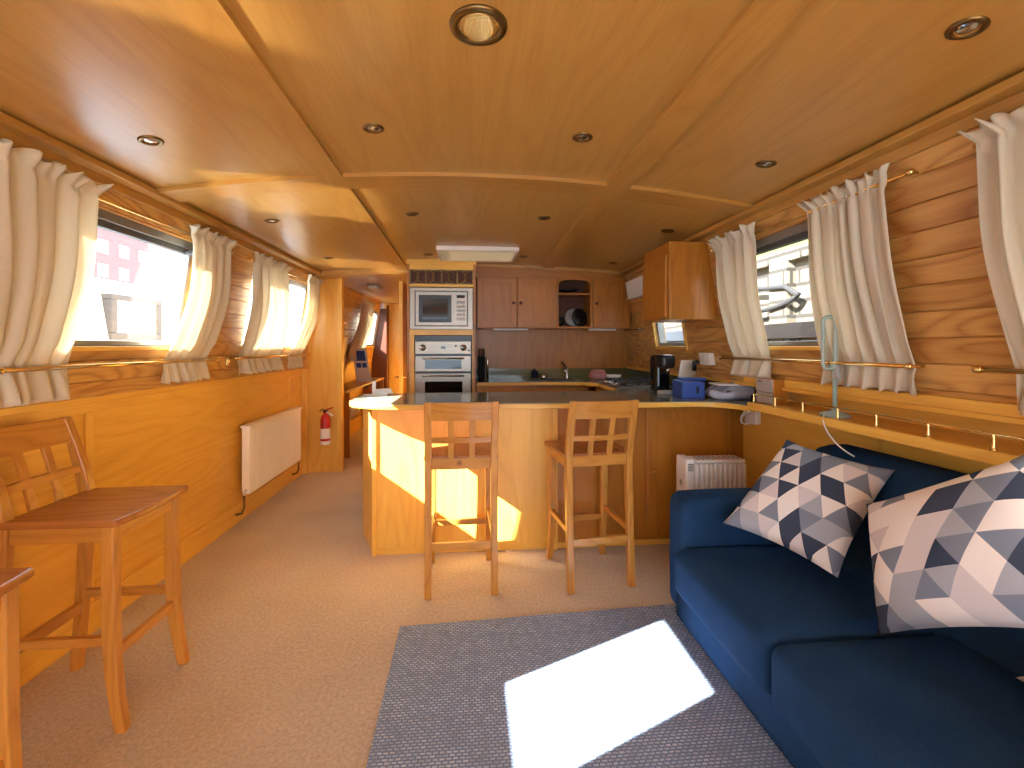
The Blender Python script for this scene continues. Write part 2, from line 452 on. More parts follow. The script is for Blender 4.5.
# cornices
for side, nm in ((-1, 'trim_8'), (1, 'trim_9')):
    mb = MB()
    wbox(mb, side, YB, 5.0, 1.972, 2.012, 0, .020)
    x = wx(side, 2.03)
    mb.box(min(x, x-side*.075), max(x, x-side*.075), YB, 5.0, 2.010, 2.038)
    struct(mb.build(nm, 'beam_y', None, .004))

# windows
def window(side, op, name, mat='alu', opener=False, wood_trim=False):
    ya, yb, za, zb = op; r = sroot(name); f = .026
    mb = MB()
    for a in ((ya, yb, za, za+f), (ya, yb, zb-f*1.5, zb), (ya, ya+f, za+f, zb-f*1.5), (yb-f, yb, za+f, zb-f*1.5)): wbox(mb, side, *a, -.075, -.020)
    mb.build('window_frame', mat, r, .003)
    wbox(MB(), side, ya+f-.004, yb-f+.004, za+f-.004, zb-f*1.5+.004, -.052, -.048).build('window_pane', 'glass', r)
    if opener:
        m2 = MB(); wbox(m2, side, ya+f, yb-f, zb-f*1.5-.03, zb-f*1.5, -.065, -.030); m2.build('window_sash', 'dgrey', r, .003)
        h = MB(); wbox(h, side, yb-.07, yb-.02, zb-.075, zb-.055, -.02, .03); wbox(h, side, yb-.035, yb-.02, zb-.11, zb-.06, .01, .03); h.build('window_catch', 'dgrey', r, .004)
    w = .03; t = MB()
    wbox(t, side, ya-.012, yb+.012, za-.022, za-.001, -.02, .010)
    if wood_trim:
        for a in ((ya-w, ya, za-w, zb+w), (yb, yb+w, za-w, zb+w), (ya, yb, zb, zb+w)): wbox(t, side, *a, 0, .012)
    t.build('window_sill', 'oak_y', r, .003)
    return r
window(-1, WL[0], 'window_1'); window(-1, WL[1], 'window_2', opener=True); window(-1, WL[2], 'window_3'); window(-1, WL[3], 'window_4')
window(1, WR[0], 'window_5'); window(1, WR[1], 'window_6', opener=True); window(1, WR[2], 'window_7', wood_trim=True)

# end wall behind the camera, its wide glazed opening added to let in sky fill
mb = MB(); mb.box(-1.8, -1.45, YB-.06, YB, 0, 2.2); mb.box(1.5, 1.9, YB-.06, YB, 0, 2.2); mb.box(-1.45, 1.5, YB-.06, YB, 2.0, 2.2); mb.box(-1.45, 1.5, YB-.06, YB, 0, .25)
struct(mb.build('wall_front', 'oak_z'))
r = sroot('added_fill_glazing'); mb = MB()
for x in (-1.45, -.01, 1.46): mb.box(x, x+.04, YB-.05, YB-.01, .25, 2.0)
mb.box(-1.45, 1.5, YB-.05, YB-.01, .25, .30); mb.box(-1.45, 1.5, YB-.05, YB-.01, 1.96, 2.0)
mb.build('window_frame', 'oak_z', r, .003); MB().box(-1.44, 1.49, YB-.032, YB-.028, .28, 1.98).build('window_pane', 'glass', r)

# bulkheads
mb = MB(); mb.box(-1.73, -1.34, 5.0, 5.05, 0, 2.1); bkl = struct(mb.build('wall_back', 'oak_z'))
MB().box(-1.36, -1.315, 4.985, 5.065, 0, 2.06).build('post', 'oak_z', bkl, .004)
MB().box(-1.71, -1.655, 4.95, 5.0, 0, 1.06).build('post', 'oak_z', bkl, .004)
mb = MB(); mb.box(-.58, 1.85, 4.90, 4.96, 0, 2.2); struct(mb.build('wall_back', 'darkoak'))
struct(MB().box(-.60, -.56, 5.0, YE, 0, 2.1).build('wall_right', 'oak_y'))
mb = MB(); mb.box(-1.45, -.56, 8.6, 8.66, 0, 2.1); struct(mb.build('wall_back', 'oak_z'))
struct(MB().box(-1.8, -1.40, 8.9, 8.96, 0, 2.1).build('wall_back', 'interior'))  # dark brown colour stands in for the unlit far doorway

# ------------------------------------------------------------------ ceiling fittings
def make_downlight(label):
    t = thing('downlight', label, 'ceiling light', group='recessed downlights in the wooden ceiling')
    MB().lathe([(.026, .004), (.026, -.004), (.036, -.006), (.042, -.003), (.043, .004)], n=24).build('bezel', 'bronze', t)
    MB().lathe([(.004, -.005), (.018, -.003), (.0255, .001), (.0255, .004)], n=20).build('lamp', 'chrome', t)
    return t
rows = [('the row nearest the camera', 1.92, [(-1.22, 'leftmost'), (-.385, 'second from left'), (.465, 'third from left'), (1.27, 'rightmost')]),
        ('the middle row over the counter', 3.03, [(-1.22, 'leftmost'), (-.365, 'second from left'), (.48, 'third from left'), (1.31, 'rightmost')]),
        ('the far row over the kitchen', 4.20, [(-1.22, 'leftmost'), (-.365, 'second from left'), (.48, 'third from left'), (1.30, 'rightmost')])]
dl0 = None
for rn, y, xs in rows:
    for x, w in xs:
        lab = f'brass recessed downlight, {w} in {rn}'
        if dl0 is None: dl0 = make_downlight(lab); o = dl0
        else: o = dup(dl0, lab, (0, 0, 0))
        o.location = (x, y, cz(x, y)); o.rotation_euler = (0, math.atan(2*.13*x/1.55**2), 0)
o = dup(dl0, 'large-looking brass downlight at the top right corner of the picture', (1.245, 1.075, cz(1.245, 1.075)))
o.rotation_euler = (0, math.atan(2*.13*1.245/1.55**2), 0); o.scale = (1, 1, 1)

t = thing('ceiling_speaker', 'round bronze mesh grille set in the middle ceiling panel', 'speaker', (.024, 1.32, cz(.02, 1.32)))
MB().lathe([(.058, .004), (.058, -.005), (.066, -.009), (.080, -.006), (.083, .004)], n=40).build('bezel', 'bronze', t)
mb = MB(); mb.lathe([(.002, -.010), (.03, -.009), (.058, -.003), (.058, .002)], n=32)
mb.build('grille', 'bronze', t)
def gridmesh():
    mb = MB(); k = 13
    for i in range(-k, k+1):
        a = .0575*i/(k+.5); h = math.sqrt(max(0, .0575**2-a*a))
        if h < .008: continue
        for sgn in (0, 1):
            pts = [(a, -h+2*h*j/6) for j in range(7)]
            path = [((p[0], p[1]) if not sgn else (p[1], p[0])) for p in pts]
            path = [(x, y, -.0115+.008*(x*x+y*y)/.0575**2) for x, y in path]
            mb.tube(path, .0011, 5)
    return mb
gridmesh().build('mesh_wire', 'brass', t)

t = thing('ceiling_hatch', 'white framed hatch panel in the ceiling before the oven', 'roof hatch', (.065, 4.12, 2.095))
mb = MB(); hx, hy = .34, .25
for a in ((-hx, hx, -hy, -hy+.03), (-hx, hx, hy-.03, hy), (-hx, -hx+.03, -hy+.03, hy-.03), (hx-.03, hx, -hy+.03, hy-.03)): mb.box(*a, -.012, .05)
mb.build('hatch_frame', 'white', t, .004)
MB().box(-hx+.028, hx-.028, -hy+.028, hy-.028, -.010, -.004).build('hatch_panel', 'diffuser', t)

# ------------------------------------------------------------------ curtains
def curtain(label, side, ytop, ybot, folds, seed, zt=1.955, zb=1.09, zbar=1.215, sag=.0, ds=1., group='gathered cream curtains'):
    rnd = random.Random(seed); ph = [rnd.uniform(0, 6.28) for _ in range(8)]; ks = [rnd.uniform(.8, 1.25) for _ in range(4)]
    nu, nv = 84, 46; mb = MB(); vs = []; zrod = zt-.045
    for j in range(nv+1):
        v = j/nv
        if j <= 6: z = zt-.07*j/6
        else: z = zt-.07-(zt-.07-zb)*((j-6)/(nv-6))
        q = (zt-z)/(zt-zb)
        tb = max(0, 1-abs(z-zbar)/.10)                 # pinched where the bar holds it
        hd = max(0, min(1, (z-zrod)/.045))             # frill above the rod
        pr = max(0, 1-abs(z-zrod)/.03)                 # pinch at the rod
        base = .052+.030*math.sin(PI*min(1, q*1.15))**2-.016*tb+.018*hd
        if z < zbar: base += .012*(zbar-z)/.12
        base *= ds
        amp = .020*(1-.65*tb)*(1-.55*pr)+.004*hd
        if z < zbar: amp = .012+.022*(zbar-z)/.12
        s = q*q*(3-2*q)
        y0 = ytop[0]*(1-s)+ybot[0]*s; y1 = ytop[1]*(1-s)+ybot[1]*s
        sg = sag*math.sin(PI*q)
        y0 += sg; y1 += sg
        w = y1-y0; y0 -= .035*hd*1; y1 += .035*hd*1
        for i in range(nu+1):
            u = i/nu
            uu = u+.018*math.sin(6.28*u*1.7+ph[0]+1.5*q)
            f = math.sin(6.283*folds*uu+ph[1]+.9*math.sin(q*3+ph[2]))+.45*math.sin(6.283*folds*1.63*ks[0]*uu+ph[3]+1.2*q)
            fine = math.sin(6.283*folds*2.6*uu+ph[4])
            top = max(pr, hd*.8)
            d = base+amp*((1-top)*f*.8+top*(.5*f+.7*fine))
            yy = y0+(y1-y0)*u+.012*math.cos(6.283*folds*uu+ph[5])*(1-tb)
            zz = z+(.010*math.sin(6.283*folds*1.9*uu+ph[6])*hd)+(.006*math.sin(6.283*folds*uu+ph[7]) if j == nv else 0)
            vs.append((wx(side, zz)-side*max(d, .008), yy, zz))
    fs = [(j*(nu+1)+i, j*(nu+1)+i+1, (j+1)*(nu+1)+i+1, (j+1)*(nu+1)+i) for j in range(nv) for i in range(nu)]
    mb.add(vs, fs, True)
    return tag(mb.build('curtain', 'curtain', solid=.0022), label, 'curtain', group)
curtain('wide cream curtain left of the big left-hand window, beside the brick building view', -1, (1.60, 2.06), (1.72, 2.06), 5, 1)
curtain('sunlit narrow cream curtain right of the big left-hand window', -1, (2.70, 3.12), (2.64, 3.08), 6, 2, zb=1.10, sag=.03)
curtain('cream curtain left of the second left window, above the radiator', -1, (3.48, 4.04), (3.47, 4.22), 6, 3, zb=1.10, sag=.0)
curtain('cream curtain by the fire extinguisher bulkhead', -1, (4.53, 4.88), (4.36, 4.72), 4, 4, zb=1.10, sag=.05)
curtain('far cream curtain at the corridor window beyond the bulkhead', -1, (6.75, 7.55), (6.55, 7.45), 6, 5, zb=1.10)
curtain('narrow cream curtain on the kitchen side of the right-hand window', 1, (2.42, 2.84), (2.46, 2.82), 4, 6, zb=1.12, sag=-.03)
curtain('wide cream curtain behind the sage loop lamp', 1, (1.62, 2.02), (1.60, 2.06), 6, 7, zb=1.12, ds=.62)
curtain('cream curtain cut off by the right edge of the picture', 1, (.86, 1.28), (.82, 1.28), 5, 8, zb=1.10)

def rod(name, label, side, y0, y1, z, d, r, mat, cat):
    t = thing(name, label, cat, (0, 0, 0))
    p = lambda y, dd: wp(side, y, z, dd)
    MB().tube([p(y0, d), p(y1, d)], r, 12).build('bar', mat, t)
    for y in (y0, y1):
        MB().tube([p(y, -.0), p(y, d)], r*.8, 10).build('bracket', mat, t)
        MB().lathe([(.002, -.014), (.010, -.012), (.013, -.004), (.013, .004), (.010, .012), (.002, .014)], c=p(y, d), n=14, axis='y').build('finial', mat, t)
    return t
rod('curtain_rod', 'thin brass curtain rod above the big left-hand window', -1, 1.56, 3.16, 1.91, .034, .006, 'brass', 'curtain rod')
rod('curtain_rod', 'thin brass curtain rod above the window over the radiator', -1, 3.44, 4.93, 1.91, .034, .006, 'brass', 'curtain rod')
rod('curtain_rod', 'thin brass curtain rod above the right-hand window', 1, 1.52, 2.88, 1.91, .030, .006, 'brass', 'curtain rod')
rod('curtain_rod', 'brass rod end over the curtain at the right picture edge', 1, .2, 1.29, 1.91, .034, .006, 'brass', 'curtain rod')
rod('curtain_bar', 'brass bar holding the curtains below the big left-hand window', -1, 1.76, 3.14, 1.215, .062, .0085, 'brass', 'curtain bar')
rod('curtain_bar', 'brass bar holding the curtains above the radiator', -1, 3.44, 4.86, 1.215, .062, .0085, 'brass', 'curtain bar')
rod('curtain_bar', 'brass bar holding the curtains below the right-hand window', 1, 1.60, 2.90, 1.225, .062, .0085, 'brass', 'curtain bar')
rod('curtain_bar', 'brass bar across the curtain at the right picture edge', 1, .3, 1.36, 1.225, .062, .0085, 'brass', 'curtain bar')

# ------------------------------------------------------------------ bar stools
def make_stool(label, loc, rz):
    t = thing('bar_stool', label, 'bar stool', loc, rz, 'pine bar stools with lattice backs')
    # seat
    pts = []
    for i in range(13):
        a = -1+2*i/12; pts.append((.205*a, .195+.020*(1-a*a)))
    pts += [(-.195, -.185), (.195, -.185)][::-1]
    poly = pts[:13][::-1]+[(-.195, -.175), (.195, -.175)]
    MB().prism(poly, .697, .722).build('seat', 'seat', t, .007, seg=3)
    for sx in (-1, 1):
        path = [(sx*.165, .155, .697), (sx*.165, .155, .5), (sx*.165, .157, .33), (sx*.166, .165, .2), (sx*.168, .178, .1), (sx*.171, .196, .0)]
        MB().sweep(path, [.04, .04, .038, .037, .036, .034], [.04, .042, .044, .042, .038, .034]).build('leg', 'pine_z', t, .005)
        path = [(sx*.172, -.212, 0), (sx*.172, -.192, .25), (sx*.172, -.178, .5), (sx*.172, -.172, .70), (sx*.172, -.190, .80), (sx*.172, -.225, .92), (sx*.172, -.258, 1.015)]
        MB().sweep(path, .036, [.034, .038, .042, .046, .044, .036, .028]).build('leg', 'pine_z', t, .005)
        MB().box(sx*.165-.012, sx*.165+.012, -.155, .138, .640, .697).build('apron', 'pine_y', t, .003)
        MB().box(sx*.168-.012, sx*.168+.012, -.175, .150, .292, .322).build('stretcher', 'pine_y', t, .003)
    MB().box(-.147, .147, .143, .167, .640, .697).build('apron', 'pine_x', t, .003)
    MB().box(-.148, .148, .147, .171, .235, .268).build('stretcher', 'pine_x', t, .003)
    MB().box(-.156, .156, -.204, -.180, .235, .275).build('stretcher', 'pine_x', t, .003)
    def yb(z): return -.172-.086*max(0, (z-.70)/.315)**1.25
    def rail(z0, z1, th, bow, w=.158):
        m = MB(); N = 10
        for i in range(N):
            a, b = -w+2*w*i/N, -w+2*w*(i+1)/N
            f = lambda x: -bow*(1-(x/w)**2)
            m.hexa([(a, yb(z0)+f(a)-th, z0), (b, yb(z0)+f(b)-th, z0), (b, yb(z0)+f(b)+th, z0), (a, yb(z0)+f(a)+th, z0),
                    (a, yb(z1)+f(a)-th, z1), (b, yb(z1)+f(b)-th, z1), (b, yb(z1)+f(b)+th, z1), (a, yb(z1)+f(a)+th, z1)])
        return m
    rail(.655, .712, .011, .006).build('back_rail', 'pine_x', t)
    rail(.795, .824, .009, .010).build('back_rail', 'pine_x', t)
    rail(.918, 1.012, .011, .014, .160).build('top_rail', 'pine_x', t)
    for x in (-.055, .055):
        m = MB(); zs = [.708, .76, .81, .86, .925]
        m.sweep([(x, yb(z)-.008, z) for z in zs], .030, .014); m.build('back_slat', 'pine_z', t, .002)
    return t
s0 = make_stool('pine bar stool at the counter in front of the oven, with sunlight behind it', (-.050, 2.665, 0), .03)
dup(s0, 'pine bar stool at the counter nearest the blue sofa, turned slightly', (.676, 2.668, 0), math.radians(6.5))
dup(s0, 'pine bar stool with its back to the left wall, whole seat in view', (-1.365, 1.87, 0), -PI/2)
dup(s0, 'pine bar stool cut off by the left picture edge, seat corner and leg showing', (-1.33, 1.135, 0), -PI/2)

# ------------------------------------------------------------------ rug and sofa
mb = MB(); mb.prism([(-.31, .3), (1.02, .3), (1.02, 2.27), (-.322, 2.20)], 0, .012)
tag(mb.build('rug', 'rug', None, .004), 'blue-grey woven rug on the beige carpet beside the sofa', 'rug')

t = thing('sofa', 'navy blue two seat sofa under the right-hand shelf', 'sofa', (1.35, 1.39, 0))
X = lambda x: x-1.35
Yy = lambda y: y-1.39
MB().rbox((X(1.34), 0, .115), (.76, 1.50, .17), .02, n=6).build('base', 'sofa', t)
for y in (1.732, 1.048):
    MB().rbox((X(1.235), Yy(y), .285), (.64, .678, .205), .045, n=18, puff=(.010, .004, .022)).build('seat_cushion', 'sofa', t)
for sy, (a, b) in ((1, (2.065, 2.275)), (-1, (.505, .715))):
    MB().rbox((X(1.355), Yy((a+b)/2), .31), (.75, b-a, .56), .055, n=16, puff=(.006, .006, .008)).build('arm', 'sofa', t)
def lean(p): return (p[0]+.12*(p[2]-.4), p[1], p[2])
MB().rbox((X(1.63), 0, .45), (.20, 1.38, .80), .07, n=18, puff=(.012, 0, .008), skew=lambda p: (p[0]+.14*(p[2]-.5), p[1], p[2])).build('backrest', 'sofa', t)
for x in (1.05, 1.64):
    for y in (.56, 2.22): MB().box(X(x)-.025, X(x)+.025, Yy(y)-.025, Yy(y)+.025, 0.0, .04).build('foot', 'blk', t)

def pillow(label, c, thick, uvoff):
    """c: four corners TL, TR, BR, BL; puffs along the normal"""
    TL, TR, BR, BL = [Vector(p) for p in c]
    ctr = (TL+TR+BR+BL)/4
    nrm = (TR-TL).cross(BL-TL).normalized()
    n = 26; mb = MB(); vs = []; uv = []
    rnd = random.Random(int(thick*1e4+uvoff*10))
    w1, w2 = rnd.uniform(0, 6), rnd.uniform(0, 6)
    for sgn in (1, -1):
        for j in range(n+1):
            for i in range(n+1):
                u, v = -1+2*i/n, -1+2*j/n
                uu = u*(1-.085*(1-v*v)*abs(u)**3); vv = v*(1-.085*(1-u*u)*abs(v)**3)
                a, b = (uu+1)/2, (vv+1)/2
                p = TL*(1-a)*(1-b)+TR*a*(1-b)+BR*a*b+BL*(1-a)*b
                h = thick*(max(0, (1-u*u)*(1-v*v)))**.45
                h += .004*math.sin(7*u+w1)*math.sin(5*v+w2)*(1-u*u)*(1-v*v)
                # creases running in from the corners
                h -= .006*math.exp(-((abs(u)-abs(v))*5)**2)*(abs(u)**2)*(1-u*u)*4*.5
                vs.append(p+nrm*(sgn*h)-ctr); uv.append((a+uvoff, 1-b+uvoff*.7))
    N = (n+1)**2; fs = []
    for s2 in (0, 1):
        for j in range(n):
            for i in range(n):
                q = (j*(n+1)+i, j*(n+1)+i+1, (j+1)*(n+1)+i+1, (j+1)*(n+1)+i)
                fs.append(tuple(k+s2*N for k in (q if s2 else q[::-1])))
    mb.add(vs, fs, True); mb.uv = uv
    me_o = mb.build('cushion', 'tri', recalc=False)
    bm = bmesh.new(); bm.from_mesh(me_o.data); bmesh.ops.remove_doubles(bm, verts=bm.verts[:], dist=.0004); bmesh.ops.recalc_face_normals(bm, faces=bm.faces[:]); bm.to_mesh(me_o.data); bm.free()
    me_o.location = ctr
    return tag(me_o, label, 'cushion', 'geometric print cushions')
pillow('smaller grey and white triangle print cushion leaning at the far sofa arm', [(1.435, 2.02, .875), (1.585, 1.625, .835), (1.335, 1.60, .455), (1.09, 1.945, .535)], .075, 0.)
pillow('large grey and white triangle print cushion filling the right edge', [(1.36, 1.505, .755), (1.47, 1.10, 1.03), (1.355, .93, .66), (1.245, 1.335, .415)], .085, 3.)
pillow('cushion of which only a pale corner shows below the large one at right edge', [(1.418, 1.105, .435), (1.60, .95, .60), (1.55, .62, .60), (1.35, .74, .45)], .05, 7.)

# ------------------------------------------------------------------ right-hand shelf, gallery rail, lamp
SZ = .985
t = thing('wall_shelf', 'long wooden shelf along the right wall behind the sofa', 'shelf', (1.68, 1.0, SZ))
MB().box(1.555-1.68, HRX-1.68, -1.2, 1.50, -.012, 0).build('shelf_top', 'oak_y', t)
MB().box(1.540-1.68, 1.560-1.68, -1.2, 1.50, -.038, .003).build('front_lip', 'oak_y', t, .006)

t = thing('gallery_rail', 'low brass gallery rail along the shelf edge', 'rail', (1.551, 1.4, SZ+.003))
sp_prof = [(.008, 0), (.008, .004), (.004, .007), (.0065, .014), (.0035, .020), (.006, .028), (.003, .036), (.0055, .044), (.003, .048), (.004, .054)]
for y in (.45, .65, .85, 1.06, 1.265, 1.465, 1.67, 1.86, 2.07, 2.27, 2.45):
    MB().lathe(sp_prof, c=(0, y-1.4, 0), n=12).build('spindle', 'brass', t)
MB().tube([(0, -1.0, .050), (0, 1.06, .050)], .0032, 8).build('handrail', 'brass', t)

t = thing('table_lamp', 'sage green lamp with a long loop head on the shelf', 'lamp', (1.625, 1.965, SZ))
MB().lathe([(.002, 0), (.060, 0), (.062, .006), (.058, .014), (.030, .022), (.014, .030), (.011, .034)], n=32).build('base', 'sage', t)
MB().tube([(0, 0, .03), (0, 0, .18), (-.012, 0, .235)], .0095, 14).build('stem', 'sage', t)
pts = []
for i in range(40):
    a = 2*PI*i/40; x, z = .023*math.cos(a), .023*math.sin(a)
    z += .10 if z > 0 else -.085
    pts.append((-.028-x*.75, x*.66, .322+z))
MB().tube(pts, .0088, 10, closed=True).build('loop_head', 'sage', t)
m = MB(); m.prism_axis([(-.032, .17), (.004, .17), (.004, .255), (-.022, .235)], -.012, .006, 0); m.build('joint', 'grey', t, .003)
cord = bez((1.57, 1.955, SZ+.008), (1.53, 1.93, SZ+.02), (1.51, 1.90, .90), (1.575, 1.80, .845), 16)
tag(MB().tube(cord, .0032, 7).build('lamp_cord', 'paper'), 'white cord hanging from the sage lamp over the shelf edge', 'cord')

t = thing('speaker', 'small grey fronted wooden speaker box at the shelf end', 'speaker', (1.605, 2.44, SZ))
MB().box(.004, .085, -.07, .07, .001, .135).build('cabinet', 'darkoak', t, .003)
MB().box(-.004, .004, -.068, .068, .066, .133).build('speaker_front', 'grey', t, .003)
MB().box(-.004, .004, -.068, .068, .003, .062).build('speaker_front', 'grey', t, .003)
MB().box(-.006, -.004, .02, .05, .118, .124).build('badge', 'blk', t)

t = thing('socket_box', 'white socket with a coil of cables under the shelf corner', 'socket', (HRX, 2.83, .86))
MB().box(-.04, 0, -.06, .05, -.05, .06).build('body', 'white', t, .004)
for k in range(3): MB().tube(bez((-.04, -.02+.02*k, .03), (-.09, .04, .0), (-.08, .05, -.09), (-.03, -.01+.015*k, -.045), 14), .004, 7).build('cable', 'paper', t)

def socket(name, label, side, y, z, w, h, d, cat='socket', mat='white', sw=True):
    t = thing(name, label, cat, wp(side, y, z, 0))
    m = MB(); c = wp(side, y, z, 0)
    wbox(m, side, y-w/2, y+w/2, z-h/2, z+h/2, 0, d); m.v = [(p[0]-c[0], p[1]-c[1], p[2]-c[2]) for p in m.v]
    m.build('plate', mat, t, .003)
    if sw:
        m = MB(); wbox(m, side, y-w*.15, y+w*.15, z-h*.15, z+h*.2, d, d+.006); m.v = [(p[0]-c[0], p[1]-c[1], p[2]-c[2]) for p in m.v]
        m.build('switch', mat, t, .002)
    return t
st = socket('wall_socket', 'white double socket on the wall above the blue box', 1, 3.17, 1.21, .14, .085, .04)
m = MB(); c = wp(1, 3.17, 1.21, 0); m.tube([(0-.03, .09, -.03), (-.06, .10, -.03), (-.06, .10, -.09)], .016, 8); tag(m.build('power_plug', 'blk', loc=c), 'black plug beside the white socket, left of it', 'plug')
socket('light_switch', 'small brass switch plate on the left wall below curtain bar', -1, 3.42, 1.19, .05, .05, .008, 'switch', 'brass')

# ------------------------------------------------------------------ radiator, extinguisher, heater
t = thing('radiator', 'cream panel radiator on the left wall below the second window', 'radiator', (HLX, 4.14, .21))
m = MB(); m.box(.045, .105, -.53, .53, 0, .50); m.build('body', 'cream', t, .008)
m = MB()
for k in range(26):
    y = -.49+.98*k/25; m.box(.105, .109, y-.011, y+.011, .03, .47)
m.build('fluting', 'cream', t, .003)
m = MB(); m.box(.04, .112, -.54, .54, .488, .506); m.build('top_grille', 'cream', t, .004)
for y in (-.3, .3): MB().box(0.0, .046, y-.02, y+.02, .1, .4).build('bracket', 'cream', t)
for y in (-.545, .545):
    MB().tube([(.075, y+.02*(1 if y < 0 else -1), .03), (.075, y-.005, .03), (.075, y-.008, .0)], .011, 10).build('valve', 'white', t)
    MB().tube([(.075, y-.008, .01), (.075, y-.008, -.09), (.06, y-.008, -.13), (.016, y-.008, -.14)], .008, 8).build('pipe', 'bronze', t)

t = thing('fire_extinguisher', 'small red fire extinguisher on the bulkhead beside the passage', 'fire extinguisher', (-1.47, 4.945, .30))
MB().lathe([(.01, 0), (.045, .002), (.047, .01), (.047, .255), (.040, .285), (.018, .305), (.016, .32)], n=24).build('cylinder', 'red', t)
MB().lathe([(.0475, .06), (.0478, .062), (.0478, .16), (.0475, .162)], n=24).build('label_band', 'paper', t)
MB().lathe([(.0475, .0), (.0478, .002), (.0478, .035), (.0475, .036)], n=24).build('base_band', 'paper', t)
m = MB(); m.box(-.018, .018, -.018, .018, .32, .345); m.build('valve', 'blk', t, .003)
MB().tube([(0, 0, .345), (.03, -.02, .36), (.085, -.03, .375)], .007, 8).build('lever', 'red', t)
MB().tube([(0, 0, .335), (-.03, 0, .36), (-.055, 0, .33)], .006, 8).build('hose', 'blk', t)
MB().tube([(.01, -.01, .33), (.05, -.03, .315), (.08, -.03, .29)], .011, 8, rads=[.006, .010, .014]).build('nozzle', 'paper', t)
MB().box(-.02, .02, .035, .054, .1, .3).build('bracket', 'blk', t)

t = thing('oil_heater', 'white oil filled electric heater behind the sofa arm', 'heater', (1.425, 2.66, 0))
for k in range(11):
    x = -.125+.285*k/10
    MB().rbox((x, 0, .36), (.021, .15, .52), .009, n=5).build('fin', 'white', t)
m = MB(); m.box(-.13, .17, -.062, .062, .622, .640); m.build('top_cover', 'white', t, .006)
m = MB()
for k in range(9): m.box(-.105+.03*k, -.095+.03*k, -.04, .04, .6402, .6412)
m.build('top_slot', 'dgrey', t)
MB().rbox((-.165, 0, .36), (.055, .15, .58), .014, n=6).build('control_box', 'white', t)
m = MB()
for k in range(5): m.box(-.185, -.15, -.0765, -.0755, .585+.009*k, .589+.009*k)
m.build('vent', 'dgrey', t)
MB().lathe([(.018, 0), (.018, .012), (.002, .013)], c=(-.193, 0, .5), axis='x', n=16).build('dial', 'grey', t)
for x in (-.12, .14): MB().box(x-.02, x+.02, -.1, .1, .03, .09).build('foot', 'white', t, .006)
for x in (-.12, .14):
    for y in (-.08, .08): MB().lathe([(.022, -.012), (.022, .012)], c=(x, y, .022), axis='x', n=14).build('wheel', 'blk', t)

# ------------------------------------------------------------------ peninsula and worktop
t = thing('peninsula_cabinet', 'oak breakfast bar cabinet between the saloon and the kitchen', 'cabinet', (.5, 3.1, 0))
ox, oy = .5, 3.1
q = lambda x0, x1, y0, y1, z0, z1: MB().box(x0-ox, x1-ox, y0-oy, y1-oy, z0, z1)
q(-.58, .535, 2.975, 3.0, .045, .932).build('front_panel', 'oak_z', t)
q(.535, HRX, 2.960, 3.0, .045, .932).build('front_panel', 'darkoak', t)
q(-.58, HRX, 2.985, 3.0, 0, .05).build('plinth', 'oak_x', t)
q(-.605, -.575, 2.962, 3.0, 0, .932).build('corner_post', 'oak_z', t, .004)
q(.52, .556, 2.950, 2.975, 0, .932).build('corner_post', 'oak_z', t, .004)
m = MB(); m.prism([(-.605-ox, 3.0-oy), (-.585-ox, 3.0-oy), (-.72-ox, 3.36-oy), (-.745-ox, 3.36-oy)], 0, .932); m.build('end_panel', 'oak_z', t)
q(-.72, 1.05, 3.34, 3.36, 0, .932).build('rear_panel', 'darkoak', t)
d = q(1.13, 1.70, 2.940, 2.960, .06, .90).build('door', 'darkoak', t, .003)
m = MB()
for a in ((1.145, 1.205, .075, .885), (1.625, 1.685, .075, .885), (1.205, 1.625, .075, .14), (1.205, 1.625, .82, .885)): m.box(a[0]-ox, a[1]-ox, 2.934-oy, 2.940-oy, a[2], a[3])
m.build('door_frame', 'darkoak', d, .002).parent = d
MB().lathe([(.008, .0), (.008, -.012), (.019, -.018), (.021, -.026), (.012, -.034), (.002, -.035)], c=(1.175-ox, 2.936-oy, .495), axis='y', n=18).build('knob', 'darkoak', d)

front = bez((-.10, 2.72), (-.46, 2.72), (-.745, 2.79), (-.745, 3.02), 14)
outl = [(1.78, 2.50), (1.545, 2.50)]+bez((1.545, 2.52), (1.535, 2.66), (1.46, 2.72), (1.28, 2.72), 10)+front+bez((-.745, 3.22), (-.745, 3.34), (-.70, 3.41), (-.58, 3.41), 8)
outl += [(1.02, 3.41), (1.13, 3.52), (1.16, 4.15), (1.04, 4.33), (.06, 4.33), (.06, 4.895), (1.78, 4.895)]
outl = outl[::-1]                        # counter-clockwise
ar = sum(outl[i-1][0]*outl[i][1]-outl[i][0]*outl[i-1][1] for i in range(len(outl)))
if ar < 0: outl = outl[::-1]
t = thing('worktop', 'green-grey granite worktop with wood edge, rounded at its left end', 'worktop', (.5, 3.1, .932))
MB().prism([(x-ox, y-oy) for x, y in outl], 0, .030).build('wood_edge', 'oak_x', t, .005)
MB().prism([(x-ox, y-oy) for x, y in inset(outl, .012)], .0301, .0335).build('granite_top', 'granite', t)
WT = .9655

t = thing('upstand', 'low green glass upstand behind the kitchen worktop', 'splashback', (.9, 4.89, WT))
MB().box(.06-.9, 1.78-.9, -.012, 0.008, 0, .10).build('back_strip', 'greenglass', t)
MB().box(1.766-.9, 1.79-.9, -2.0, -.012, 0, .085).build('side_strip', 'greenglass', t)

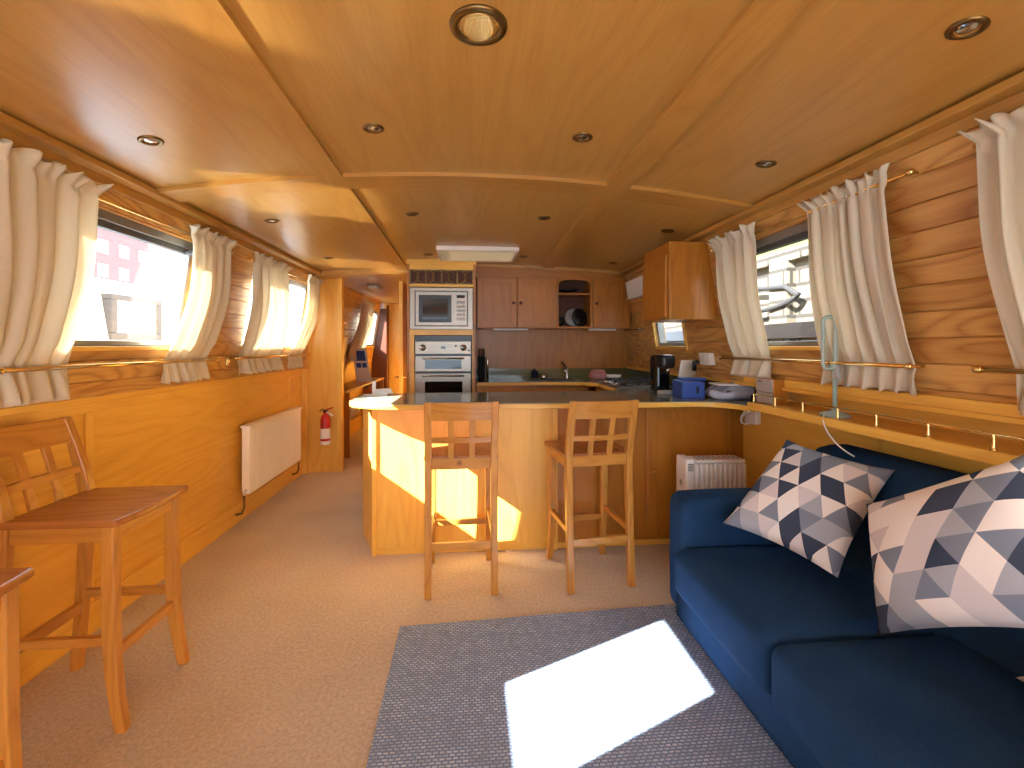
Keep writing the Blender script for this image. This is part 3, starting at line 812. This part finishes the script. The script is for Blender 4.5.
t = thing('base_cabinet', 'oak base cupboards under the sink worktop', 'cabinet', (.6, 4.62, 0))
MB().box(-.54, .52, -.235, .27, .1, .931).build('body', 'darkoak', t); MB().box(-.54, .52, -.19, .27, 0, .1).build('plinth', 'darkoak_x', t)
for x in (-.53, .0):
    d = MB().box(x+.005, x+.515, -.255, -.235, .12, .91).build('door', 'darkoak', t, .003)
    MB().lathe([(.007, 0), (.007, -.012), (.016, -.018), (.010, -.03), (.002, -.031)], c=(x+(.46 if x < -.1 else .06), -.255, .78), axis='y', n=14).build('knob', 'darkoak', d)
t = thing('hob_cabinet', 'oak cupboards under the gas hob along the right wall', 'cabinet', (1.45, 3.85, 0))
MB().box(-.26, .30, -.44, .5, .1, .931).build('body', 'darkoak', t); MB().box(-.21, .30, -.44, .5, 0, .1).build('plinth', 'darkoak', t)
for y in (-.42, .03): MB().box(-.28, -.26, y, y+.43, .12, .91).build('door', 'darkoak', t, .003)

# tall unit with oven and microwave
UX0, UX1, UY = -.575, .052, 4.375
t = thing('tall_unit', 'tall oak unit housing the oven and microwave', 'cabinet', (UX0, UY, 0))
W = UX1-UX0
OX0, OX1 = -.505, .015
m = lambda x0, x1, z0, z1, y0=0., y1=.50: MB().box(x0-UX0, x1-UX0, y0, y1, z0, z1)
m(UX0, UX0+.022, 0, 2.055).build('side_panel', 'darkoak', t); m(UX1-.022, UX1, 0, 2.055).build('side_panel', 'darkoak', t)
m(UX0+.022, OX0-.005, .7, 1.40, 0, .02).build('stile', 'oak_z', t); m(OX1+.005, UX1-.022, .7, 1.40, 0, .02).build('stile', 'oak_z', t)
m(UX0+.022, UX1-.022, 1.400, 1.452, 0, .48).build('shelf', 'oak_x', t)
m(UX0+.022, UX1-.022, .60, .70, 0, .48).build('shelf', 'oak_x', t)
m(UX0+.022, UX1-.022, .1, .60, -.018, .0).build('door', 'darkoak', t, .003)
m(UX0+.022, UX1-.022, 2.005, 2.055, -.0, .02).build('top_rail', 'oak_x', t)
m(UX0-.006, UX1+.006, 2.055, 2.11, -.004, .5).build('cornice', 'oak_x', t)
m(UX0+.022, UX1-.022, 1.845, 1.870, 0, .3).build('shelf', 'oak_x', t)
m(UX0+.022, UX1-.022, 1.45, 2.05, .46, .48).build('back_panel', 'interior', t)
g = MB(); x0, x1, z0, z1 = UX0+.026-UX0, UX1-.026-UX0, 1.872, 2.003
g.box(x0, x1, .010, .018, z0, z0+.008); g.box(x0, x1, .010, .018, z1-.008, z1)
nn = 4; cw = (x1-x0)/nn
for k in range(nn+1): g.box(x0+cw*k-.004, x0+cw*k+.004, .010, .018, z0, z1)
for k in range(nn):
    a, b = x0+cw*k, x0+cw*(k+1)
    c0 = [(a, .014, z0), ((a+b)/2, .014, (z0+z1)/2-.01), (b, .014, z0)]
    g.tube(bez((a, .014, z0), (a+cw*.75, .014, z0+.02), (a+cw*.75, .014, z1-.02), (a, .014, z1), 10), .005, 6)
    g.tube(bez((b, .014, z0), (b-cw*.75, .014, z0+.02), (b-cw*.75, .014, z1-.02), (b, .014, z1), 10), .005, 6)
g.build('vent_grille', 'bronze', t)
m(UX0+.03, UX1-.03, 1.872, 2.0, .06, .07).build('grille_backing', 'interior', t)

t = thing('microwave', 'stainless built-in microwave above the oven', 'microwave', ((UX0+UX1)/2, UY, 1.452))
g = MB(); g.box(-.288, .288, -.012, .0, .0, .385)
g.build('surround', 'steel', t, .003)
MB().box(-.235, .235, -.022, -.012, .035, .348).build('door', 'steel', t, .003)
mm = MB()
for a in ((-.243, .243, .028, .035), (-.243, .243, .348, .355), (-.243, -.235, .035, .348), (.235, .243, .035, .348)): mm.box(a[0], a[1], -.015, -.011, a[2], a[3])
mm.build('seam', 'blk', t)
MB().box(-.205, .092, -.026, -.021, .065, .315).build('door_frame', 'blk', t, .003)
MB().box(-.170, .060, -.028, -.025, .095, .285).build('window', 'blkglass', t)
MB().box(.140, .215, -.0245, -.021, .288, .318).build('display', 'blkglass', t)
mm = MB()
for r_ in range(5):
    for c_ in range(3): mm.box(.140+.027*c_, .161+.027*c_, -.0245, -.021, .085+.038*r_, .110+.038*r_)
mm.build('button', 'grey', t, .001)
MB().box(-.235, .235, .0, .40, .03, .36).build('casing', 'dgrey', t)

t = thing('oven', 'stainless double oven with glass doors', 'oven', (-.245, UY, .70))
MB().box(-.258, .258, .0, .45, .0, .695).build('body', 'blk', t)
MB().box(-.255, .255, -.020, .0, .525, .645).build('control_panel', 'steel', t, .004)
for x in (-.185, .185):
    k_ = MB().lathe([(.030, -.0), (.030, -.006), (.022, -.008), (.020, -.030), (.002, -.031)], c=(x, -.020, .585), axis='y', n=22).build('knob', 'chrome', t)
    MB().box(x-.004, x+.004, -.058, -.050, .567, .603).build('pointer', 'blk', k_)
MB().box(-.022, .022, -.023, -.019, .575, .597).build('clock', 'blkglass', t)
for x in (.115, .235): MB().lathe([(.009, 0), (.008, -.008), (.002, -.009)], c=(x, -.020, .60 if x < .2 else .56), axis='y', n=12).build('button', 'blk', t)
for z0, z1, nm in ((.365, .510, 1), (-.10, .350, 2)):
    d = MB().box(-.255, .255, -.022, .0, max(z0, .005), z1).build('door', 'steel', t, .004)
    if nm == 1: MB().box(-.165, .165, -.0245, -.021, .390, .472).build('window', 'blkglass', d)
    else: MB().box(-.165, .175, -.0245, -.021, .06, .275).build('window', 'blkglass', d)
    mm = MB(); mm.tube([(-.19, -.048, z1-.024), (.19, -.048, z1-.024)], .008, 10)
    for x in (-.17, .17): mm.tube([(x, -.02, z1-.024), (x, -.048, z1-.024)], .006, 8)
    mm.build('handle', 'steel', d)

# wall cupboards
CY = 4.60
def wall_cab(label, x0, x1, doors, z0=1.475, z1=1.975):
    t = thing('wall_cabinet', label, 'cabinet', (x0, CY, z0))
    MB().box(0, x1-x0, .0, .29, 0, z1-z0).build('body', 'darkoak', t)
    n = len(doors); w = (x1-x0)/n
    for k, kn in enumerate(doors):
        d = MB().box(k*w+.004, (k+1)*w-.004, -.02, 0, .004, z1-z0-.004).build('door', 'darkoak', t, .003)
        m_ = MB()
        for a in ((k*w+.010, k*w+.06, .012, .485), ((k+1)*w-.06, (k+1)*w-.010, .012, .485), (k*w+.06, (k+1)*w-.06, .012, .065), (k*w+.06, (k+1)*w-.06, .43, .485)): m_.box(a[0], a[1], -.024, -.020, a[2], a[3])
        m_.build('door_frame', 'darkoak', d, .002)
        MB().lathe([(.007, 0), (.007, -.010), (.016, -.018), (.012, -.028), (.002, -.029)], c=((k+1)*w-.035 if kn == 'r' else k*w+.035, -.022, .245), axis='y', n=16).build('knob', 'interior', d)
    return t
wall_cab('oak wall cupboard with two doors next to the oven unit', .065, .855, 'rl')
wall_cab('single-door oak wall cupboard right of the open shelves', 1.215, 1.60, 'l')
t = thing('open_shelf_unit', 'open oak shelf unit with arched top between the wall cupboards', 'shelf', (.857, CY, 1.475))
MB().box(0, .018, -.0, .29, 0, .50).build('side_panel', 'darkoak', t); MB().box(.338, .356, 0, .29, 0, .50).build('side_panel', 'darkoak', t)
MB().box(0, .356, -.02, .29, -.0, .018).build('shelf', 'darkoak_x', t); MB().box(.018, .338, .01, .28, .338, .352).build('shelf', 'darkoak_x', t)
m_ = MB()
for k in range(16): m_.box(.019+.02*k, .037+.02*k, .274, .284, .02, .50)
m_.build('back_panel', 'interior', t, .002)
arch = [(.018, .50), (.018, .44)]+[(.178-.16*math.cos(PI*i/12), .43+.055*math.sin(PI*i/12)**.7) for i in range(1, 12)]+[(.338, .44), (.338, .50)]
MB().prism_axis([(z, x) for x, z in arch], -.0, .018, 1).build('arch', 'darkoak', t)
# things on the open shelf
for i, (x, z, hh, lab) in enumerate(((.905, 1.494, .10, 'small dark pot at the left of the open shelf'), (1.00, 1.828, .05, 'dark bowl on the upper open shelf'))):
    tag(MB().lathe([(.02, 0), (.045 if hh > .06 else .075, hh*.4), (.05 if hh > .06 else .11, hh), (.045 if hh > .06 else .10, hh), (.03, hh*.5), (.002, .01)], n=20).build('pot' if hh > .06 else 'bowl', 'blk', loc=(x, 4.74, z)), lab, 'pot' if hh > .06 else 'bowl')
p = MB().lathe([(.002, 0), (.085, .002), (.10, .012), (.098, .014), (.08, .006), (.002, .004)], n=28, axis='y').build('plate', 'grey', loc=(1.075, 4.80, 1.60)); p.rotation_euler = (-.2, 0, 0)
tag(p, 'dark grey plate standing upright on the lower open shelf', 'plate')
p = MB().lathe([(.002, 0), (.075, .002), (.095, .012), (.093, .014), (.07, .006), (.002, .004)], n=28, axis='y').build('frying_pan', 'blk', loc=(1.125, 4.72, 1.593)); p.rotation_euler = (-.15, 0, .3)
tag(p, 'black round pan in front of the upright plate', 'pan')
# filler to ceiling
m_ = MB(); xs = [.055+(1.60-.055)*i/12 for i in range(13)]
for a, b in zip(xs, xs[1:]): m_.hexa([(a, CY-.005, 1.975), (b, CY-.005, 1.975), (b, 4.895, 1.975), (a, 4.895, 1.975), (a, CY-.005, cz(a, CY)), (b, CY-.005, cz(b, CY)), (b, 4.895, cz(b, 4.9)), (a, 4.895, cz(a, 4.9))])
struct(m_.build('trim_10', 'darkoak_x'))
m_ = MB()
for a, b in zip(xs, xs[1:]): m_.hexa([(a, CY-.035, cz(a, CY)-.03), (b, CY-.035, cz(b, CY)-.03), (b, CY-.005, cz(b, CY)-.03), (a, CY-.005, cz(a, CY)-.03), (a, CY-.035, cz(a, CY)), (b, CY-.035, cz(b, CY)), (b, CY-.005, cz(b, CY)), (a, CY-.005, cz(a, CY))])
struct(m_.build('trim_11', 'beam_x'))
for x0, x1, lab in ((.23, .58, 'slim white light strip under the two-door cupboard'), (1.20, 1.48, 'slim white light strip under the single-door cupboard')):
    t = thing('cabinet_light', lab, 'light', ((x0+x1)/2, 4.68, 1.475)); w = (x1-x0)/2
    MB().box(-w, w, -.02, .02, -.018, 0).build('housing', 'white', t, .003); MB().box(-w+.02, w-.02, -.015, .015, -.021, -.018).build('diffuser', 'grey', t)
t = thing('utensil_rail', 'short chrome rail on the kitchen side wall', 'rail', wp(1, 4.5, 1.46, 0))
MB().tube([(-.05, -.22, 0), (-.05, .22, 0)], .006, 8).build('bar', 'chrome', t)
for y in (-.2, .2): MB().tube([(0.01, y, 0), (-.05, y, 0)], .005, 8).build('bracket', 'chrome', t)

t = thing('window_cabinet', 'projecting oak cupboard above the small right-hand window', 'cabinet', (1.30, 2.97, 1.475))
m_ = MB(); m_.hexa([(0, 0, 0), (.335, 0, 0), (.335, .44, 0), (0, .44, 0), (0, 0, .51), (.28, 0, .51), (.28, .44, .51), (0, .44, .51)]); m_.build('body', 'darkoak', t)
d = MB().box(-.018, 0, .03, .435, .010, .43).build('door', 'darkoak', t, .003)
MB().box(-.004, .02, -.006, .02, 0, .51).build('corner_post', 'darkoak', t, .003)
t = thing('roller_blind', 'white rolled blind above the kitchen side window', 'blind', wp(1, 4.0, 1.84, 0))
c = wp(1, 4.0, 1.84, 0); m_ = MB(); wbox(m_, 1, 3.46, 4.50, 1.755, 1.925, .004, .05); m_.v = [(p[0]-c[0], p[1]-c[1], p[2]-c[2]) for p in m_.v]; m_.build('fabric_box', 'paper', t, .008)
MB().tube([(-.06, .5, -.08), (-.05, .5, -.085), (-.03, .5, -.09)], .012, 8).build('bracket', 'brass', t)

# ------------------------------------------------------------------ things on the worktop
t = thing('kitchen_tap', 'chrome mixer tap with a black lever at the sink', 'tap', (.98, 4.72, WT))
MB().lathe([(.024, 0), (.024, .01), (.016, .02), (.015, .11), (.010, .125)], n=16).build('body', 'chrome', t)
MB().tube(bez((0, 0, .09), (-.02, -.05, .13), (-.04, -.12, .15), (-.05, -.17, .08), 10), .010, 10).build('spout', 'chrome', t)
MB().tube([(-.005, 0, .12), (-.05, -.01, .175)], .009, 10).build('lever', 'blk', t)
t = thing('sink', 'steel inset sink in the back worktop', 'sink', (.78, 4.60, WT))
m_ = MB()
for a in ((-.22, .22, -.19, -.16), (-.22, .22, .12, .16), (-.22, -.19, -.16, .12), (.19, .22, -.16, .12)): m_.box(*a, 0, .005)
m_.build('rim', 'steel', t, .002)
MB().box(-.19, .19, -.16, .12, .0002, .0022).build('bowl', 'dgrey', t)
t = thing('soap_bottle', 'dark blue washing-up pot beside the sink', 'bottle', (.66, 4.78, WT))
MB().lathe([(.03, 0), (.036, .01), (.036, .07), (.02, .085), (.012, .095)], n=18).build('body', 'navy', t)
MB().tube([(0, 0, .095), (0, 0, .115), (-.03, -.02, .12)], .006, 8).build('pump', 'chrome', t)
tag(MB().lathe([(.03, 0), (.034, .005), (.034, .05), (.031, .05), (.029, .006), (.002, .005)], n=16).build('cup', 'chrome', loc=(.74, 4.70, WT)), 'small shiny cup beside the sink rim', 'cup')
t = thing('knife_block', 'tall black knife rack beside the oven unit', 'knife rack', (.115, 4.74, WT))
MB().box(-.035, .035, -.05, .05, 0, .23).build('block', 'satin_black', t, .004)
for x in (-.02, .003, .024): MB().box(x-.007, x+.007, -.03, -.006, .23, .31).build('knife_handle', 'satin_black', t, .003)
tag(MB().lathe([(.010, 0), (.010, .20), (.004, .215)], n=12).build('sharpening_steel', 'chrome', loc=(.175, 4.70, WT)), 'slim chrome rod standing beside the black knife rack', 'utensil')

t = thing('gas_hob', 'steel gas hob with black pan supports by the right wall', 'hob', (1.40, 3.93, WT))
MB().box(-.24, .24, -.27, .27, 0, .010).build('hob_plate', 'steel', t, .004)
for x in (-.11, .12):
    for y in (-.13, .13):
        MB().lathe([(.05, .010), (.05, .016), (.035, .018), (.035, .024), (.002, .026)], c=(x, y, 0), n=20).build('burner', 'blk', t)
        m_ = MB()
        for k in range(4):
            a = PI/4+k*PI/2; ca, sa = math.cos(a), math.sin(a)
            m_.tube([(x+.03*ca, y+.03*sa, .046), (x+.105*ca, y+.105*sa, .046), (x+.112*ca, y+.112*sa, .010)], .006, 6)
        m_.tube([(x+.08*math.cos(2*PI*k/20), y+.08*math.sin(2*PI*k/20), .044) for k in range(20)], .005, 6, closed=True)
        m_.build('pan_support', 'blk', t)
for k in range(4): MB().lathe([(.018, .010), (.017, .030), (.002, .031)], c=(-.205, -.15+.1*k, 0), n=14).build('knob', 'chrome', t)
t = thing('dish_cloth', 'folded pink cloth on the worktop behind the hob', 'cloth', (1.28, 4.62, WT))
MB().rbox((0, 0, .035), (.16, .12, .07), .03, n=8, puff=(.01, .01, .012)).build('fold', 'pink', t)
MB().rbox((.0, .0, .082), (.12, .10, .025), .012, n=6, puff=(.01, .01, .01)).build('fold', 'pink', t)
t = thing('white_dish', 'shallow white dish between the pink cloth and the hob', 'dish', (1.42, 4.55, WT))
MB().lathe([(.03, 0), (.06, .02), (.075, .05), (.071, .05), (.055, .022), (.002, .008)], n=22).build('dish', 'paper', t)

t = thing('coffee_machine', 'black pod coffee machine on the worktop left of the blue box', 'coffee machine', (1.375, 3.27, WT))
MB().rbox((0, .04, .135), (.115, .13, .27), .03, n=10).build('body', 'blkglass', t)
MB().rbox((-.0, -.06, .225), (.105, .13, .095), .025, n=8).build('brew_head', 'blk', t)
MB().lathe([(.002, 0), (.055, 0), (.060, .012), (.055, .022), (.002, .022)], c=(-.01, -.09, .0), n=24).build('drip_tray', 'grey', t)
MB().lathe([(.012, 0), (.010, -.025), (.002, -.026)], c=(0, -.10, .178), n=12).build('spout', 'chrome', t)
MB().rbox((.0, .10, .13), (.09, .05, .22), .02, n=6).build('water_tank', 'dgrey', t)
t = thing('serving_tray', 'cream rounded tray leaning on the wall behind the coffee machine', 'tray', (1.59, 3.36, WT))
m_ = MB(); m_.rbox((0, 0, .118), (.016, .27, .235), .06, n=12); o = m_.build('tray', 'cream', t); t.rotation_euler = (0, .16, -.9)

t = thing('blue_box', 'blue lidded cardboard box on the worktop beside the papers', 'box', (1.435, 2.99, WT), -.12)
MB().box(-.072, .072, -.10, .10, 0, .105).build('box_body', 'blue', t, .004)
m_ = MB(); m_.box(-.04, .12, .0, .11, .1055, .122); m_.build('lid', 'blue', t, .003)
MB().box(.02, .035, -.102, -.10, .03, .075).build('label_slot', 'navy', t)
def bag():
    m_ = MB(); r_ = random.Random(4)
    m_.rbox((0, 0, .042), (.24, .20, .08), .038, n=14, puff=(.01, .01, .012), skew=lambda p: (p[0]+.012*math.sin(p[1]*40), p[1]+.010*math.sin(p[0]*33), max(.001, p[2]*(1+.28*math.sin(p[0]*16+p[1]*9)+.12*math.sin(p[0]*41-p[1]*23)))))
    return m_
t = thing('plastic_bag', 'clear plastic bag of papers on the worktop end', 'bag', (1.645, 2.86, WT), -.1)
M['poly'] = plain('grey_polythene', (176, 182, 198), .2)
bag().build('bag', 'poly', t)
MB().box(-.10, .09, -.085, .08, .088, .098).build('paper_stack', 'paper', t, .002)
MB().box(-.06, -.02, -.104, -.098, .03, .06).build('print', 'navy', t)
MB().tube([(.10, -.10, .02), (.13, -.06, .05), (.12, .0, .09)], .012, 8).build('handle', 'navy', t)

t = thing('leaflet', 'white leaflets lying on the sunlit counter end', 'paper', (-.62, 3.26, WT+.0005), .2)
MB().box(-.10, .06, -.06, .05, 0, .006).build('sheet', 'paper', t)
m_ = MB(); m_.hexa([(-.02, .05, .006), (.10, .02, .006), (.10, .025, .006), (-.02, .055, .006), (-.02, .02, .040), (.08, .0, .046), (.08, .005, .046), (-.02, .025, .040)]); m_.build('sheet', 'paper', t)
tag(MB().box(-.012, .012, -.004, .004, 0, .09).build('card', 'paper', loc=(-.665, 3.345, WT)), 'narrow white card standing at the far counter corner', 'card')

# ------------------------------------------------------------------ corridor beyond
t = thing('corridor_desk', 'dark wooden desk shelf along the corridor wall', 'desk', (-1.55, 6.6, 0))
MB().box(-.16, .16, -1.15, 1.2, .765, .79).build('desk_top', 'darkoak', t, .003)
MB().box(-.16, .155, -1.0, -.975, 0, .765).build('end_panel', 'darkoak', t); MB().box(-.16, .15, 1.17, 1.195, 0, .765).build('end_panel', 'darkoak', t)
MB().box(-.16, .15, -.975, -.4, .40, .42).build('shelf', 'oak_y', t)
t = thing('picture_frame', 'white board with blue pictures leaning on the corridor desk', 'picture', (-1.50, 6.85, .79), .25)
f = MB(); f.hexa([(-.10, -.005, 0), (.10, -.005, 0), (.10, .010, 0), (-.10, .010, 0), (-.17, .10, .48), (.03, .10, .48), (.03, .115, .48), (-.17, .115, .48)]); f.build('board', 'paper', t)
f = MB(); 
def lp(u, v, o): return (-.10+.2*u-.07*v, -.005-o+.105*v, .48*v)
for u0, u1, v0, v1 in ((.15, .85, .62, .92), (.15, .48, .42, .56), (.54, .85, .42, .56)):
    f.hexa([lp(u0, v0, .003), lp(u1, v0, .003), lp(u1, v0, 0), lp(u0, v0, 0), lp(u0, v1, .003), lp(u1, v1, .003), lp(u1, v1, 0), lp(u0, v1, 0)])
f.build('print', 'blue', t)
t = thing('dark_infill', 'added dark box filling the unlit gap at the far end of the corridor', 'dark_infill', (-1.57, 8.45, 0))  # made-up dark box, its colour gives the darkness beside the far panel
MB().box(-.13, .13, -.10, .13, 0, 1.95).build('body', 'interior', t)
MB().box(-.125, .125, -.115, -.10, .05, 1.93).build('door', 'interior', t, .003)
tag(MB().rbox((0, 0, .06), (.16, .5, .12), .02, n=5).build('storage_box', 'paper', loc=(-1.52, 6.1, .79-.79+.42)), 'white box on the lower shelf of the corridor desk', 'box')
t = thing('corridor_lamp', 'oblong white lamp on the corridor ceiling', 'ceiling light', (-1.19, 6.05, 2.06))
MB().box(-.075, .075, -.16, .16, -.018, 0).build('base', 'grey', t, .004); MB().rbox((0, 0, -.035), (.13, .29, .04), .018, n=6).build('lens', 'paper', t)
d1 = sroot('door_1', (-.72, 4.99, 0))
MB().box(-.02, .02, 0, .68, .01, 1.98).build('door_leaf', 'oak_z', d1, .003)
h = MB(); h.tube([(-.05, .06, .97), (.05, .06, .97)], .008, 8); h.tube([(-.05, .06, .97), (-.052, .0, .97), (-.052, -.0, .972)], .007, 8); h.tube([(.05, .06, .97), (.052, .16, .97)], .007, 8); h.build('door_handle', 'chrome', d1)

# ------------------------------------------------------------------ outside
t = thing('neighbouring_boat', 'white boat cabin moored beyond the big left-hand window', 'boat', (-4.1, 6.5, .2))
MB().box(-.7, .5, -2.3, 6, .0, 1.0).build('hull', 'dgrey', t, .05)
m_ = MB(); m_.hexa([(-.6, -2.0, 1.0), (.45, -2.0, 1.0), (.45, 6, 1.0), (-.6, 6, 1.0), (-.45, -1.8, 1.80), (.32, -1.8, 1.80), (.32, 6, 1.80), (-.45, 6, 1.80)]); m_.build('cabin', 'white', t, .04)
for y in (-1.35, .35, 2.2):
    f = MB()
    for a in ((y, y+.8, 1.16, 1.24), (y, y+.8, 1.58, 1.64), (y, y+.09, 1.24, 1.58), (y+.71, y+.8, 1.24, 1.58)): f.box(.34, .45, *a)
    f = f.build('window_frame', 'maroon' if y > 0 else 'dgrey', t, .01)
    MB().box(.36, .43, y+.08, y+.72, 1.23, 1.59).build('pane', 'paper', f)
t = thing('brick_building', 'pink brick block of flats seen through the big left-hand window', 'building', (-46, 55, -1))
MB().box(-8, 0, -16, 17, 0, 19).build('wall', 'brick', t)
for fl in range(6):
    for k in range(9):
        y = -14+3.6*k; z = 2+3.0*fl
        f = MB().box(-.05, .12, y, y+1.6, z, z+1.6).build('window', 'white', t)
t = sroot('quay_wall', (0, 0, 0)); t['label'] = 'pale stone quay wall outside the right-hand window'
MB().box(3.3, 3.8, -6, 14, -.3, 2.16).build('stone_face', 'quay', t)
MB().box(3.2, 3.9, -6, 14, 2.16, 2.28).build('coping', 'quay', t, .02)
MB().box(3.25, 5.5, -6, 14, 2.28, 2.36).build('grass_strip', 'moss', t)
for y in (2.2, 4.5, 6.8): MB().box(3.2, 3.3, y, y+.28, .2, 2.16).build('pilaster', 'quay', t)
tag(MB().box(3.15, 3.3, -6, 14, 1.38, 1.53).build('fender_beam', 'blk'), 'dark timber fender along the quay wall', 'fender beam')
t = thing('quay_railing', 'white railing on top of the quay outside the right-hand window', 'railing', (3.7, 4.5, 2.36))
for k in range(40):
    y = -1.5+.15*k; MB().box(-.02, .02, y-.04, y+.04, .04, .75).build('picket', 'white', t)
MB().box(-.03, .03, -1.6, 4.5, .70, .78).build('top_bar', 'white', t); MB().box(-.03, .03, -1.6, 4.5, .0, .06).build('bottom_bar', 'white', t)
tag(MB().box(4.6, 4.75, -2, 12, 2.36, 4.2).build('board_fence', 'rubber'), 'dark board fence behind the white quay railing', 'fence')
pts = bez((3.18, 4.3, 1.80), (3.175, 4.6, 1.64), (3.175, 5.5, 1.64), (3.18, 6.0, 1.80), 20)
tag(MB().tube(pts+[(3.18, 5.8, 1.92), (3.18, 5.2, 1.95), (3.18, 4.5, 1.90)], .025, 8, closed=True).build('hose_loop', 'rubber'), 'black hose loop hanging on the quay wall', 'hose')
struct(MB().box(1.95, 3.3, -6, 14, .1, .25).build('water', 'water'))

# ------------------------------------------------------------------ light
w = bpy.data.worlds.new('sky'); S.world = w; w.use_nodes = True; nt = w.node_tree
bg = nt.nodes['Background']
sky = nt.nodes.new('ShaderNodeTexSky'); sky.sky_type = 'HOSEK_WILKIE'; sky.turbidity = 4; sky.ground_albedo = .4
SD = Vector((1, .5, -.725)).normalized()
sky.sun_direction = -SD
mixn = nt.nodes.new('ShaderNodeMix'); mixn.data_type = 'RGBA'; mixn.inputs[0].default_value = .75
nt.links.new(sky.outputs[0], mixn.inputs[6]); mixn.inputs[7].default_value = (.77, .95, 1.14, 1)
nt.links.new(mixn.outputs[2], bg.inputs[0]); bg.inputs[1].default_value = 5.
def sun(name, d, e, ang, c):
    l = bpy.data.lights.new(name, 'SUN'); l.energy = e; l.angle = ang; l.color = c
    o = bpy.data.objects.new(name, l); COL.objects.link(o); o.rotation_euler = d.to_track_quat('-Z', 'Y').to_euler(); return o
sun('sun', SD, 42., .008, (1, .98, .95))
sun('sun_glint_off_the_canal', Vector((1, .5, .69)).normalized(), 3.6, .06, (1, .93, .8))

# ------------------------------------------------------------------ camera
F, TH = 470., math.atan(42/470)
cd = bpy.data.cameras.new('camera'); cam = bpy.data.objects.new('camera', cd); COL.objects.link(cam)
cam.location = (0, 0, 1.3); cam.rotation_euler = (PI/2, 0, -TH)
cd.sensor_fit = 'HORIZONTAL'; cd.sensor_width = 36; cd.lens = F/1024*36; cd.shift_y = -38/1024
cd.clip_start = .02
S.camera = cam
S.view_settings.view_transform = 'Standard'; S.view_settings.look = 'None'; S.view_settings.gamma = 1; S.view_settings.exposure = .68
S.view_settings.use_curve_mapping = False
c = S.cycles
c.use_denoising = True; c.max_bounces = 10; c.diffuse_bounces = 6; c.glossy_bounces = 4; c.transparent_max_bounces = 12
c.sample_clamp_indirect = 12
